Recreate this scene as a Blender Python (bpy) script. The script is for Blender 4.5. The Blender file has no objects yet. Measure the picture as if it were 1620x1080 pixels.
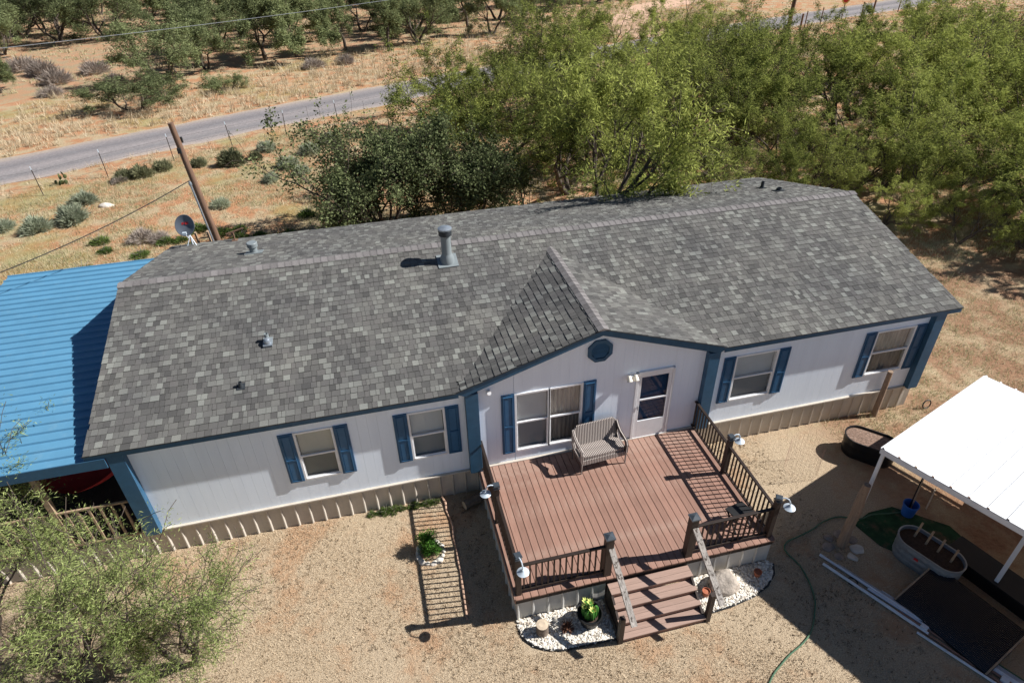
import bpy, bmesh, math, random
import numpy as np
from mathutils import Matrix, Vector
random.seed(7)
R = math.radians
SC = bpy.context.scene
COL = SC.collection

# ------------------------------------------------------------------ camera
def set_camera():
    cam = bpy.data.cameras.new('camera'); o = bpy.data.objects.new('camera', cam); COL.objects.link(o)
    yaw, pitch, roll = 0.2271, 0.6059, 0.0252
    f = Vector((math.sin(yaw)*math.cos(pitch), math.cos(yaw)*math.cos(pitch), -math.sin(pitch)))
    r = Vector((math.cos(yaw), -math.sin(yaw), 0)); d = f.cross(r)
    r2 = math.cos(roll)*r + math.sin(roll)*d; d2 = -math.sin(roll)*r + math.cos(roll)*d
    m = Matrix((r2, -d2, -f)).transposed().to_4x4(); m.translation = Vector((5.137, -10.222, 11.236))
    o.matrix_world = m
    cam.sensor_width = 36; cam.lens = 36*1022.2/1620; cam.clip_end = 3000; cam.clip_start = .1
    SC.camera = o
set_camera()

# ------------------------------------------------------------------ light
SUN_EL, SUN_OFF = R(41), R(7.5)
TO_SUN = Vector((math.cos(SUN_EL)*math.cos(SUN_OFF), -math.cos(SUN_EL)*math.sin(SUN_OFF), math.sin(SUN_EL)))
w = bpy.data.worlds.new('World'); SC.world = w; w.use_nodes = True
nt = w.node_tree; bg = nt.nodes['Background']
sky = nt.nodes.new('ShaderNodeTexSky'); sky.sky_type = 'NISHITA'; sky.sun_disc = False
sky.sun_elevation = SUN_EL; sky.sun_rotation = math.atan2(TO_SUN.x, TO_SUN.y)
sky.altitude = 800; sky.air_density = .75; sky.dust_density = .3; sky.ozone_density = 1.0
nt.links.new(sky.outputs[0], bg.inputs[0]); bg.inputs[1].default_value = 0.05
sl = bpy.data.lights.new('sun', 'SUN'); sl.energy = 5.0; sl.angle = R(.53); sl.color = (1, .98, .955)
so = bpy.data.objects.new('sun', sl); COL.objects.link(so)
so.rotation_euler = TO_SUN.to_track_quat('Z', 'Y').to_euler(); so.location = (40, -10, 40)
vs = SC.view_settings; vs.view_transform = 'Standard'; vs.look = 'None'; vs.exposure = 0.70; vs.gamma = 1; vs.use_curve_mapping = False

# ------------------------------------------------------------------ materials
MATS = {}
def nodes_of(name):
    m = bpy.data.materials.new(name); m.use_nodes = True
    t = m.node_tree; p = t.nodes['Principled BSDF']
    MATS[name] = m
    return m, t, p, t.nodes.new, t.links.new
def mix(t, a, b, fac, mode='MIX'):
    n = t.nodes.new('ShaderNodeMix'); n.data_type = 'RGBA'; n.blend_type = mode
    for sock, v in ((n.inputs[6], a), (n.inputs[7], b), (n.inputs[0], fac)):
        if hasattr(v, 'links'): t.links.new(v, sock)
        elif isinstance(v, tuple): sock.default_value = (*v, 1)
        else: sock.default_value = v
    return n.outputs[2]
def noise(t, scale, detail=4, rough=.6, vec=None, stretch=None, coord='Object'):
    n = t.nodes.new('ShaderNodeTexNoise'); n.inputs['Scale'].default_value = scale
    n.inputs['Detail'].default_value = detail; n.inputs['Roughness'].default_value = rough
    if vec is None:
        tc = t.nodes.new('ShaderNodeTexCoord'); vec = tc.outputs[coord]
    if stretch:
        mp = t.nodes.new('ShaderNodeMapping'); mp.inputs['Scale'].default_value = stretch
        t.links.new(vec, mp.inputs[0]); vec = mp.outputs[0]
    t.links.new(vec, n.inputs['Vector'])
    return n.outputs[0]
def ramp(t, val, stops):
    n = t.nodes.new('ShaderNodeValToRGB'); e = n.color_ramp.elements
    while len(e) < len(stops): e.new(.5)
    for el, (p, c) in zip(e, stops):
        el.position = p; el.color = (*c, 1) if len(c) == 3 else c
    t.links.new(val, n.inputs[0]); return n.outputs[0]
def maprange(t, v, a, b, c=0., d=1.):
    n = t.nodes.new('ShaderNodeMapRange'); n.interpolation_type = 'SMOOTHSTEP'
    for i, x in enumerate((a, b, c, d)): n.inputs[i+1].default_value = x
    t.links.new(v, n.inputs[0]); return n.outputs[0]
def math_n(t, op, a, b=None):
    n = t.nodes.new('ShaderNodeMath'); n.operation = op
    for i, v in enumerate((a, b)):
        if v is None: continue
        if hasattr(v, 'links'): t.links.new(v, n.inputs[i])
        else: n.inputs[i].default_value = v
    return n.outputs[0]
def bump(t, p, h, strength=.3, dist=.02):
    b = t.nodes.new('ShaderNodeBump'); b.inputs['Strength'].default_value = strength; b.inputs['Distance'].default_value = dist
    t.links.new(h, b.inputs['Height']); t.links.new(b.outputs[0], p.inputs['Normal'])
def M(name, col, rough=.7, var=.2, scale=6, bmp=0., bscale=60, spec=.3, metal=0., stretch=None, objvar=0., dirt=None, bdist=.01, coord='Object'):
    m, t, p, N, Lk = nodes_of(name)
    a = tuple(c*(1-var) for c in col); b = tuple(min(1, c*(1+var)) for c in col)
    nz = noise(t, scale, 6, .65, stretch=stretch, coord=coord)
    c = ramp(t, nz, [(.3, a), (.7, b)])
    if objvar:
        oi = N('ShaderNodeObjectInfo'); g = maprange(t, oi.outputs['Random'], 0, 1, 1-objvar, 1+objvar)
        cc = N('ShaderNodeCombineColor'); [Lk(g, cc.inputs[i]) for i in range(3)]
        c = mix(t, c, cc.outputs[0], 1., 'MULTIPLY')
    if dirt:
        dn = noise(t, dirt[1], 5, .7, coord=coord); df = maprange(t, dn, dirt[2], dirt[3]); c = mix(t, c, dirt[0], df)
    Lk(c, p.inputs['Base Color']); p.inputs['Roughness'].default_value = rough
    p.inputs['Specular IOR Level'].default_value = spec; p.inputs['Metallic'].default_value = metal
    if bmp: bump(t, p, noise(t, bscale, 4, .6, stretch=stretch, coord=coord), bmp, bdist)
    return m
def leafmat(name, dark, light, trans=.4):
    m, t, p, N, Lk = nodes_of(name)
    g = N('ShaderNodeNewGeometry'); oi = N('ShaderNodeObjectInfo')
    v = math_n(t, 'ADD', math_n(t, 'MULTIPLY', g.outputs['Random Per Island'], .55), math_n(t, 'MULTIPLY', noise(t, .9, 2), .7))
    v = math_n(t, 'ADD', v, math_n(t, 'MULTIPLY', math_n(t, 'SUBTRACT', oi.outputs['Random'], .5), .38))
    c = ramp(t, v, [(.3, dark), (.85, light)])
    d = N('ShaderNodeBsdfDiffuse'); tr = N('ShaderNodeBsdfTranslucent'); mx = N('ShaderNodeMixShader')
    Lk(c, d.inputs[0]); Lk(c, tr.inputs[0]); mx.inputs[0].default_value = trans
    Lk(d.outputs[0], mx.inputs[1]); Lk(tr.outputs[0], mx.inputs[2])
    t.nodes.remove(p); Lk(mx.outputs[0], t.nodes['Material Output'].inputs[0])
    return m
def grassmat(name, stops, trans=.25):
    m, t, p, N, Lk = nodes_of(name)
    g = N('ShaderNodeNewGeometry')
    v = math_n(t, 'ADD', math_n(t, 'MULTIPLY', g.outputs['Random Per Island'], .6), math_n(t, 'MULTIPLY', noise(t, .35, 3), .45))
    c = ramp(t, v, stops)
    d = N('ShaderNodeBsdfDiffuse'); tr = N('ShaderNodeBsdfTranslucent'); mx = N('ShaderNodeMixShader')
    Lk(c, d.inputs[0]); Lk(c, tr.inputs[0]); mx.inputs[0].default_value = trans
    Lk(d.outputs[0], mx.inputs[1]); Lk(tr.outputs[0], mx.inputs[2])
    t.nodes.remove(p); Lk(mx.outputs[0], t.nodes['Material Output'].inputs[0])
    return m

M('siding_paint', (.79, .865, .96), .55, .05, 3, .12, 50, stretch=(1, 1, .06), dirt=((.64, .68, .73), 2.2, .62, .95))
M('trim_blue', (.032, .092, .162), .5, .14, 5, .08, 40, objvar=.06, dirt=((.07, .15, .23), 7, .6, .9))
M('shutter_blue', (.032, .105, .205), .42, .1, 5, objvar=.06)
M('window_white', (.78, .78, .78), .4, .05, 8)
M('skirt_beige', (.50, .445, .375), .5, .1, 3, .05, 40, objvar=.05, dirt=((.30, .20, .13), 3, .6, .9))
M('deck_skirt', (.52, .50, .46), .45, .08, 3, objvar=.04, dirt=((.34, .27, .2), 4, .6, .9))
M('deck_board', (.27, .152, .112), .62, .14, 5, .1, 60, stretch=(6, .5, 6), objvar=.12, dirt=((.33, .22, .17), 1.3, .45, .75))
M('tread_board', (.32, .215, .17), .62, .14, 5, .1, 60, stretch=(.5, 6, 6), objvar=.07)
M('rail_dark', (.028, .019, .015), .5, .2, 8)
M('post_dark', (.045, .032, .026), .6, .25, 9, stretch=(1, 1, .2))
M('weathered_wood', (.30, .27, .24), .85, .55, 9, .5, 30, stretch=(5, 1, 1), dirt=((.07, .055, .045), 14, .52, .62))
M('wood_post', (.27, .19, .135), .85, .3, 6, .5, 30, stretch=(4, 4, .25), dirt=((.13, .08, .05), 5, .55, .75))
M('pole_wood', (.17, .10, .065), .85, .35, 6, .5, 30, stretch=(4, 4, .2))
M('porch_wood', (.34, .24, .16), .8, .25, 6)
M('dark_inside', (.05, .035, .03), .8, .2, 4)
M('interior', (.10, .09, .085), .9, .1, 2)
M('red_cloth', (.42, .035, .045), .8, .1, 4)
M('blue_metal', (.095, .25, .385), .42, .10, 1.2, metal=0., spec=.5, objvar=.03, dirt=((.15, .29, .39), 1.6, .52, .8))
M('white_metal', (.70, .70, .70), .4, .02, 2, spec=.4, dirt=((.60, .60, .585), 1.5, .5, .85))
M('white_steel', (.62, .64, .68), .45, .05, 4, spec=.4)
M('grey_steel', (.34, .36, .38), .4, .12, 6, spec=.5, metal=.3)
M('galvanised', (.29, .325, .36), .38, .2, 12, metal=.5, spec=.5)
M('black_plastic', (.009, .009, .010), .45, .2, 8)
M('black_ribbed', (.011, .014, .02), .24, .25, 6, spec=.8)
M('pale_shade', (.50, .57, .63), .35, .05, 8, spec=.5)
M('blue_bucket', (.03, .12, .42), .45, .1, 6)
M('pvc_white', (.66, .69, .74), .5, .12, 6)
M('pvc_dull', (.40, .40, .42), .55, .2, 6)
M('copper_pipe', (.32, .18, .13), .6, .25, 6)
M('hose_green', (.07, .14, .08), .45, .15, 10)
M('terracotta', (.38, .13, .07), .8, .15, 8)
M('potting_soil', (.055, .035, .025), .95, .4, 20, .8, 40)
M('wood_chips', (.20, .13, .095), .95, .6, 24, .9, 60, dirt=((.38, .30, .24), 30, .58, .68))
M('limestone', (.58, .53, .46), .85, .2, 5, .7, 12, dirt=((.40, .33, .26), 6, .55, .8), bdist=.03)
M('post_stone', (.27, .215, .175), .9, .3, 7, .6, 14)
M('pebble', (.60, .55, .47), .75, .3, 14, objvar=.1)
M('stump_bark', (.17, .13, .10), .9, .4, 12, .8, 30)
M('stump_cut', (.50, .40, .29), .85, .25, 9)
M('rust_plant', (.16, .075, .045), .9, .3, 10)
M('edging_black', (.02, .02, .02), .6, .2, 6)
M('edging_wood', (.42, .27, .19), .85, .3, 5)
M('bark', (.085, .066, .052), .95, .35, 5, .7, 14, stretch=(1, 1, .3))
M('twig_grey', (.20, .175, .15), .9, .3, 5)
M('dish_grey', (.10, .115, .14), .4, .1, 4)
M('sign_red', (.55, .04, .03), .5, .05, 4)
M('sign_border', (.75, .55, .16), .5, .05, 4)
M('logo_red', (.5, .03, .03), .5, .05, 4)
M('wire_dark', (.03, .03, .03), .6, .1, 4)
M('lamp_cap', (.05, .06, .07), .3, .1, 4, spec=.6)
M('brass_glass', (.80, .74, .62), .25, .05, 4)
M('cactus_green', (.055, .19, .03), .5, .25, 9)
M('cactus_tip', (.52, .56, .16), .5, .2, 9)
M('turf_green', (.014, .05, .018), .9, .5, 5, dirt=((.09, .06, .035), 2.5, .5, .66))
M('blind_beige', (.58, .54, .45), .7, .05, 3)
M('blind_grey', (.60, .60, .58), .7, .05, 3)
M('curtain', (.42, .38, .33), .85, .3, 2.5, stretch=(6, 1, .6))
M('vent_grey', (.20, .225, .23), .45, .1, 5, spec=.4)
M('boot_black', (.02, .02, .02), .5, .1, 5)
M('ridge_cap', (.168, .155, .150), .9, .2, 30, .5, 120, objvar=.16)
M('underlay', (.05, .05, .052), .9, .1, 5)
M('drip_edge', (.03, .035, .04), .5, .1, 5)
leafmat('mesquite_leaf', (.055, .075, .02), (.43, .465, .125), .35)
leafmat('mesquite_leaf_far', (.06, .075, .035), (.27, .305, .14), .3)
leafmat('young_leaf', (.14, .185, .055), (.50, .57, .22), .44)
leafmat('oak_leaf', (.03, .044, .018), (.21, .24, .11), .28)
leafmat('brush_leaf', (.08, .09, .05), (.30, .30, .17), .35)
leafmat('sage_leaf', (.24, .27, .19), (.52, .55, .40), .4)
leafmat('fern_leaf', (.045, .12, .02), (.16, .32, .06), .4)
leafmat('weed_leaf', (.07, .12, .03), (.2, .26, .08), .35)
leafmat('dead_brush', (.20, .165, .14), (.48, .41, .35), .2)
grassmat('lawn_blade', [(.15, (.30, .22, .14)), (.45, (.56, .445, .305)), (.85, (.70, .58, .42))])
grassmat('lawn_speck_shade', [(.2, (.10, .07, .042)), (.8, (.26, .19, .12))])  # dark blade colour carries the lawn's small shadows
grassmat('straw_blade', [(.2, (.36, .265, .155)), (.5, (.60, .495, .33)), (.9, (.76, .67, .50))])
grassmat('field_blade', [(.15, (.19, .22, .10)), (.42, (.40, .39, .21)), (.62, (.57, .46, .30)), (.9, (.70, .61, .43))])

# wicker: fine vertical ribs woven by crossing waves
m, t, p, N, Lk = nodes_of('wicker')
tc = N('ShaderNodeTexCoord'); wv = N('ShaderNodeTexWave'); wv.wave_type = 'BANDS'; wv.bands_direction = 'X'; wv.inputs['Scale'].default_value = 9
wv.inputs['Distortion'].default_value = .6; Lk(tc.outputs['Object'], wv.inputs['Vector'])
wv2 = N('ShaderNodeTexWave'); wv2.bands_direction = 'Z'; wv2.inputs['Scale'].default_value = 22; Lk(tc.outputs['Object'], wv2.inputs['Vector'])
h = math_n(t, 'MULTIPLY', wv.outputs[1], math_n(t, 'ADD', math_n(t, 'MULTIPLY', wv2.outputs[1], .4), .6))
Lk(ramp(t, h, [(.1, (.07, .055, .048)), (.6, (.44, .38, .34))]), p.inputs['Base Color']); p.inputs['Roughness'].default_value = .7
bump(t, p, h, .9, .012)

# shingles: tone comes from each tab's own colour attribute plus mineral grain
m, t, p, N, Lk = nodes_of('shingle')
at = N('ShaderNodeAttribute'); at.attribute_name = 'tone'
gr = noise(t, 220, 2, .7)
c = mix(t, at.outputs['Color'], ramp(t, gr, [(.3, (.72, .72, .72)), (.7, (1.25, 1.25, 1.25))]), 1., 'MULTIPLY')
st = noise(t, .6, 4, .6)
c = mix(t, c, ramp(t, st, [(.3, (.82, .82, .84)), (.7, (1.16, 1.14, 1.1))]), 1., 'MULTIPLY')
Lk(c, p.inputs['Base Color']); p.inputs['Roughness'].default_value = .92; p.inputs['Specular IOR Level'].default_value = .15
bump(t, p, gr, .4, .004)

# window glass: clear with a fresnel sheen
def glass(name, tint, lo=.12):
    m, t, p, N, Lk = nodes_of(name)
    tr = N('ShaderNodeBsdfTransparent'); tr.inputs[0].default_value = (*tint, 1)
    gl = N('ShaderNodeBsdfGlossy'); gl.inputs['Roughness'].default_value = .03; gl.inputs[0].default_value = (.9, .95, 1, 1)
    fr = N('ShaderNodeLayerWeight'); fr.inputs[0].default_value = .5
    fac = math_n(t, 'ADD', math_n(t, 'MULTIPLY', math_n(t, 'POWER', fr.outputs['Facing'], 4.), .85), lo); mx = N('ShaderNodeMixShader')
    Lk(fac, mx.inputs[0]); Lk(tr.outputs[0], mx.inputs[1]); Lk(gl.outputs[0], mx.inputs[2])
    t.nodes.remove(p); Lk(mx.outputs[0], t.nodes['Material Output'].inputs[0])
glass('pane_glass', (.93, .95, .95), .04); glass('screen_glass', (.60, .62, .63), .02); glass('door_glass', (.55, .62, .70), .05)

# ground
def ground_mat():
    m, t, p, N, Lk = nodes_of('ground')
    tc = N('ShaderNodeTexCoord'); sp = N('ShaderNodeSeparateXYZ'); Lk(tc.outputs['Object'], sp.inputs[0])
    X, Y = sp.outputs[0], sp.outputs[1]
    big = noise(t, .16, 5, .6); mid = noise(t, .9, 6, .65); fine = noise(t, 9, 6, .7); gritty = noise(t, 38, 4, .7)
    soil = ramp(t, fine, [(.3, (.33, .16, .085)), (.7, (.50, .265, .14))])
    straw = ramp(t, gritty, [(.3, (.30, .22, .13)), (.7, (.54, .43, .275))])
    green = ramp(t, gritty, [(.3, (.17, .17, .055)), (.7, (.36, .33, .13))])
    lawn = ramp(t, gritty, [(.30, (.30, .22, .145)), (.65, (.56, .445, .305))])
    lawn = mix(t, lawn, ramp(t, fine, [(.3, (.36, .21, .12)), (.7, (.50, .32, .19))]), math_n(t, 'MULTIPLY', maprange(t, noise(t, .55, 6, .7), .50, .64), .85))
    field = mix(t, soil, straw, maprange(t, mid, .41, .60))
    field = mix(t, field, green, math_n(t, 'MULTIPLY', maprange(t, big, .5, .62), .55))
    # bare red earth under the carport and east of the house
    yd = math_n(t, 'ADD', Y, math_n(t, 'MULTIPLY', mid, 1.6))
    c = mix(t, lawn, field, maprange(t, yd, .2, 2.2))
    xe = math_n(t, 'ADD', X, math_n(t, 'MULTIPLY', mid, 4))
    east = mix(t, ramp(t, fine, [(.3, (.22, .125, .075)), (.7, (.36, .21, .125))]), straw, maprange(t, mid, .42, .66))
    c = mix(t, c, east, math_n(t, 'MULTIPLY', maprange(t, xe, 16.2, 18.2), maprange(t, yd, 9, 6)))
    # wood floor beyond the road: redder, littered
    yw = math_n(t, 'SUBTRACT', yd, math_n(t, 'MULTIPLY', X, .42))
    litter = mix(t, ramp(t, fine, [(.3, (.34, .19, .11)), (.7, (.50, .30, .185))]), ramp(t, gritty, [(.3, (.22, .16, .10)), (.7, (.42, .33, .20))]), maprange(t, mid, .42, .58))
    c = mix(t, c, litter, math_n(t, 'MULTIPLY', maprange(t, yw, 50, 54), .8))
    Lk(c, p.inputs['Base Color']); p.inputs['Roughness'].default_value = .95; p.inputs['Specular IOR Level'].default_value = .1
    bump(t, p, math_n(t, 'ADD', gritty, math_n(t, 'MULTIPLY', fine, 1.5)), .9, .03)
ground_mat()
def road_mat():
    m, t, p, N, Lk = nodes_of('chipseal')
    uv = N('ShaderNodeUVMap'); uv.uv_map = 'UVMap'; sp = N('ShaderNodeSeparateXYZ'); Lk(uv.outputs[0], sp.inputs[0])
    wob = noise(t, .25, 4, .6); u = math_n(t, 'ADD', sp.outputs[0], math_n(t, 'MULTIPLY', math_n(t, 'SUBTRACT', wob, .5), .12))
    bands = ramp(t, u, [(.0, (.40, .33, .27)), (.08, (.30, .265, .25)), (.22, (.20, .19, .19)), (.42, (.275, .25, .245)), (.62, (.185, .175, .178)), (.82, (.26, .235, .23)), (1., (.40, .33, .26))])
    g = noise(t, 9, 8, .8)
    c = mix(t, bands, ramp(t, g, [(.3, (.62, .61, .62)), (.7, (1.3, 1.28, 1.26))]), 1., 'MULTIPLY')
    g2 = noise(t, 1.3, 5, .7, stretch=(1, 1, 1)); c = mix(t, c, (.21, .205, .21), math_n(t, 'MULTIPLY', maprange(t, g2, .54, .68), .5))
    Lk(c, p.inputs['Base Color']); p.inputs['Roughness'].default_value = .92; p.inputs['Specular IOR Level'].default_value = .2
    bump(t, p, g, .5, .01)
road_mat()
M('dirt_lane', (.55, .36, .25), .95, .15, 1.5, .4, 20)

# ------------------------------------------------------------------ mesh helpers
class MB:
    def __init__(s): s.v = []; s.f = []
    def poly(s, pts, faces):
        b = len(s.v); s.v += [tuple(p) for p in pts]; s.f += [tuple(i+b for i in f) for f in faces]; return s
    def box(s, x0, x1, y0, y1, z0, z1, mat=None):
        P = [Vector((x, y, z)) for z in (z0, z1) for y in (y0, y1) for x in (x0, x1)]
        if mat is not None: P = [mat @ q for q in P]
        return s.poly(P, [(0, 2, 3, 1), (4, 5, 7, 6), (0, 1, 5, 4), (2, 6, 7, 3), (0, 4, 6, 2), (1, 3, 7, 5)])
    def bar(s, a, b, w, h, up=(0, 0, 1)):          # box between two points
        a, b = Vector(a), Vector(b); d = (b-a); L = d.length; d.normalize()
        sd = d.cross(Vector(up));
        if sd.length < 1e-4: sd = d.cross(Vector((1, 0, 0)))
        sd.normalize(); u = sd.cross(d)
        P = [q + sd*(i*w/2) + u*(j*h/2) for q in (a, b) for j in (-1, 1) for i in (-1, 1)]
        return s.poly(P, [(0, 1, 3, 2), (4, 6, 7, 5), (0, 4, 5, 1), (2, 3, 7, 6), (0, 2, 6, 4), (1, 5, 7, 3)])
    def tube(s, pts, rad, n=6, cap=True, closed=False):
        pts = [Vector(q) for q in pts]; m = len(pts)
        if not hasattr(rad, '__len__'): rad = [rad]*m
        prev = None; b = len(s.v); fs = []; P = []
        for i, q in enumerate(pts):
            d = (pts[min(i+1, m-1)] - pts[max(i-1, 0)])
            d = d.normalized() if d.length > 1e-9 else Vector((0, 0, 1))
            a = prev - d*prev.dot(d) if prev is not None else d.orthogonal()
            if a.length < 1e-6: a = d.orthogonal()
            a.normalize(); prev = a; c = d.cross(a)
            for k in range(n):
                th = 2*math.pi*k/n; P.append(q + (a*math.cos(th) + c*math.sin(th))*rad[i])
        for i in range(m-1):
            for k in range(n):
                k2 = (k+1) % n; fs.append((i*n+k, i*n+k2, (i+1)*n+k2, (i+1)*n+k))
        if cap: fs.append(tuple(range(n-1, -1, -1))); fs.append(tuple((m-1)*n+k for k in range(n)))
        return s.poly(P, fs)
    def lathe(s, prof, n=16, c=(0, 0, 0), sx=1, sy=1, mat=None, ang=0):
        P = []; fs = []; m = len(prof)
        for r, z in prof:
            for k in range(n):
                th = 2*math.pi*k/n+ang; q = Vector((c[0]+r*sx*math.cos(th), c[1]+r*sy*math.sin(th), c[2]+z)); P.append(mat @ q if mat is not None else q)
        for i in range(m-1):
            for k in range(n):
                k2 = (k+1) % n; fs.append((i*n+k, i*n+k2, (i+1)*n+k2, (i+1)*n+k))
        if prof[0][0] > 1e-5: fs.append(tuple(range(n-1, -1, -1)))
        if prof[-1][0] > 1e-5: fs.append(tuple((m-1)*n+k for k in range(n)))
        return s.poly(P, fs)
    def prism(s, outline, axis, a, b):             # outline in the two other axes, extruded along axis
        n = len(outline); P = []
        for d in (a, b):
            for (u, v) in outline:
                P.append({'x': (d, u, v), 'y': (u, d, v), 'z': (u, v, d)}[axis])
        fs = [tuple(range(n)), tuple(range(2*n-1, n-1, -1))] + [(i, i+n, (i+1) % n+n, (i+1) % n) for i in range(n)]
        return s.poly(P, fs)
    def mesh(s, name, smooth=False):
        me = bpy.data.meshes.new(name); me.from_pydata(s.v, [], s.f); me.update()
        bm = bmesh.new(); bm.from_mesh(me); bmesh.ops.recalc_face_normals(bm, faces=bm.faces); bm.to_mesh(me); bm.free()
        if smooth: me.shade_smooth(); me.set_sharp_from_angle(angle=R(40))
        return me
    def build(s, name, mat, parent=None, smooth=False, loc=None, bevel=0):
        me = s.mesh(name, smooth); me.materials.append(MATS[mat])
        return link(name, me, parent, loc, bevel)
def link(name, me, parent=None, loc=None, bevel=0):
    o = bpy.data.objects.new(name, me); COL.objects.link(o)
    if parent is not None: o.parent = parent
    if loc is not None: o.location = loc
    if bevel:
        b = o.modifiers.new('bevel', 'BEVEL'); b.width = bevel; b.segments = 2; b.limit_method = 'ANGLE'
    return o
def tag(o, label, cat, group=None, kind=None):
    if label: o['label'] = label
    if cat: o['category'] = cat
    if group: o['group'] = group
    if kind: o['kind'] = kind
    return o
def thing(name, label, cat, loc=(0, 0, 0), rz=0, group=None):
    o = bpy.data.objects.new(name, None); COL.objects.link(o); o.location = loc; o.rotation_euler = (0, 0, rz); o.empty_display_size = .2
    return tag(o, label, cat, group)
def dup(root, loc, rz=0, scale=1, label=None):
    r = root.copy(); COL.objects.link(r); r.location = loc; r.rotation_euler = (0, 0, rz); r.scale = (scale,)*3 if not hasattr(scale, '__len__') else scale
    if label: r['label'] = label
    for ch in root.children:
        c = ch.copy(); COL.objects.link(c); c.parent = r
        for g in ch.children:
            d = g.copy(); COL.objects.link(d); d.parent = c
    return r
def np_mesh(name, verts, faces_n, mat, nside):
    """verts (N,3) array, consecutive groups of nside verts are faces"""
    me = bpy.data.meshes.new(name); nv = len(verts); nf = nv//nside
    me.vertices.add(nv); me.vertices.foreach_set('co', np.ascontiguousarray(verts, np.float32).ravel())
    me.loops.add(nv); me.loops.foreach_set('vertex_index', np.arange(nv, dtype=np.int32))
    me.polygons.add(nf); me.polygons.foreach_set('loop_start', np.arange(0, nv, nside, dtype=np.int32))
    me.update(calc_edges=True); me.materials.append(MATS[mat]); return me

# ------------------------------------------------------------------ ground, road
GS = 900
g = MB(); xs = [-GS, -60, -20, 0, 20, 60, GS]; ys = [-GS, -40, -12, 4, 20, 60, 120, GS]
P = [(x, y, 0) for y in ys for x in xs]; n = len(xs)
g.poly(P, [(j*n+i, j*n+i+1, (j+1)*n+i+1, (j+1)*n+i) for j in range(len(ys)-1) for i in range(n-1)])
tag(g.build('ground', 'ground'), None, None, kind='structure')

ROAD = [(-140, -52), (-60, -1), (-30, 17.5), (-13, 27.4), (-4.4, 31.7), (.9, 34.1), (8.9, 37.6), (28, 45.7), (48.6, 53.2), (63.6, 57.9), (100, 68), (260, 100)]
def resample(path, step):
    out = []; 
    P = [Vector((*q, 0)) for q in path]
    for i in range(len(P)-1):
        p0, p1, p2, p3 = P[max(i-1, 0)], P[i], P[i+1], P[min(i+2, len(P)-1)]
        k = max(2, int((p2-p1).length/step))
        for j in range(k):
            s = j/k; m1 = (p2-p0)/2; m2 = (p3-p1)/2
            h = (2*s**3-3*s**2+1)*p1 + (s**3-2*s**2+s)*m1 + (-2*s**3+3*s**2)*p2 + (s**3-s**2)*m2
            out.append(h)
    out.append(P[-1]); return out
def strip(name, path, hw, mat, z, jit=.12, across=6):
    pts = resample(path, 1.2); V = []; F = []; rng = random.Random(3)
    for i, q in enumerate(pts):
        d = (pts[min(i+1, len(pts)-1)] - pts[max(i-1, 0)]).normalized(); nn = Vector((-d.y, d.x, 0))
        jl, jr = rng.uniform(-jit, jit), rng.uniform(-jit, jit)
        for k in range(across+1):
            u = k/across; e = (u*2-1)*hw + (jl if k == 0 else jr if k == across else 0)
            V.append(q + nn*e + Vector((0, 0, z + .05*(1-(u*2-1)**2))))
    a1 = across+1
    for i in range(len(pts)-1):
        for k in range(across): F.append((i*a1+k, i*a1+k+1, (i+1)*a1+k+1, (i+1)*a1+k))
    b = MB(); b.poly(V, F); me = b.mesh(name, False); me.materials.append(MATS[mat])
    uv = me.uv_layers.new(name='UVMap')
    for l in me.loops: uv.data[l.index].uv = ((l.vertex_index % a1)/across, (l.vertex_index//a1)*.2)
    if me.polygons[0].normal.z < 0: me.flip_normals()
    o = link(name, me); tag(o, None, None, kind='structure'); return pts
ROADPTS = strip('road', ROAD, 2.4, 'chipseal', .006, .22)
strip('dirt_lane', [(33, 50), (34, 57), (38, 65), (46, 71), (58, 77), (90, 92)], 2.3, 'dirt_lane', .006, .3)
RP = np.array([(q.x, q.y) for q in ROADPTS])
def road_d(x, y):      # signed-free distance to the centre line
    out = np.empty(len(x))
    for i in range(0, len(x), 20000):
        dx = x[i:i+20000, None]-RP[None, :, 0]; dy = y[i:i+20000, None]-RP[None, :, 1]
        out[i:i+20000] = np.sqrt((dx*dx+dy*dy).min(1))
    return out
def road_side(x, y): return y - np.interp(x, RP[:, 0], RP[:, 1])

# ------------------------------------------------------------------ the mobile home
XL, XR, W, ZS, ZE, ZR = -.23, 18.0, 8.43, .72, 3.05, 4.204
OF, RX0, RX1 = .166, -.56, 18.34
GX, GZ, GXL, GXR = 9.35, 4.036, 6.25, 12.3
MS = (ZR-ZE)/(W/2+OF); GSL = (GZ-ZE)/((GXR-GXL)/2)
home = thing('mobile_home', 'white mobile home with blue trim and a grey shingle roof', 'house')
def gable_z(x): return GZ - (GZ-ZE)*(x-GX)/((GXR-GX) if x > GX else (GXL-GX))
def main_z(y): return ZE + MS*(y+OF) if y < W/2 else ZE + MS*(W+OF-y)

FR = .045
WINS = [(3.057, 3.739, 1.35, 2.564, 'blind_beige'), (5.304, 5.99, 1.35, 2.564, 'blind_grey'), (12.70, 13.70, 1.35, 2.564, 'blind_grey'), (16.36, 17.36, 1.35, 2.564, 'curtain')]
DBL = [(7.56, 8.255, 1.03, 2.58, 'blind_grey'), (8.31, 9.0, 1.03, 2.58, 'curtain')]
DOOR = (10.28, 11.14, .70, 2.62)
holes = [(a-FR, b+FR, c-FR, d+FR) for a, b, c, d, _ in WINS] + [(DBL[0][0]-FR, DBL[1][1]+FR, 1.03-FR, 2.58+FR), (DOOR[0]-.03, DOOR[1]+.03, .5, DOOR[3]+.03)]
PIL = [(-.23, .06), (6.46, 6.73), (11.88, 12.15), (17.72, 18.0)]
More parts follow.
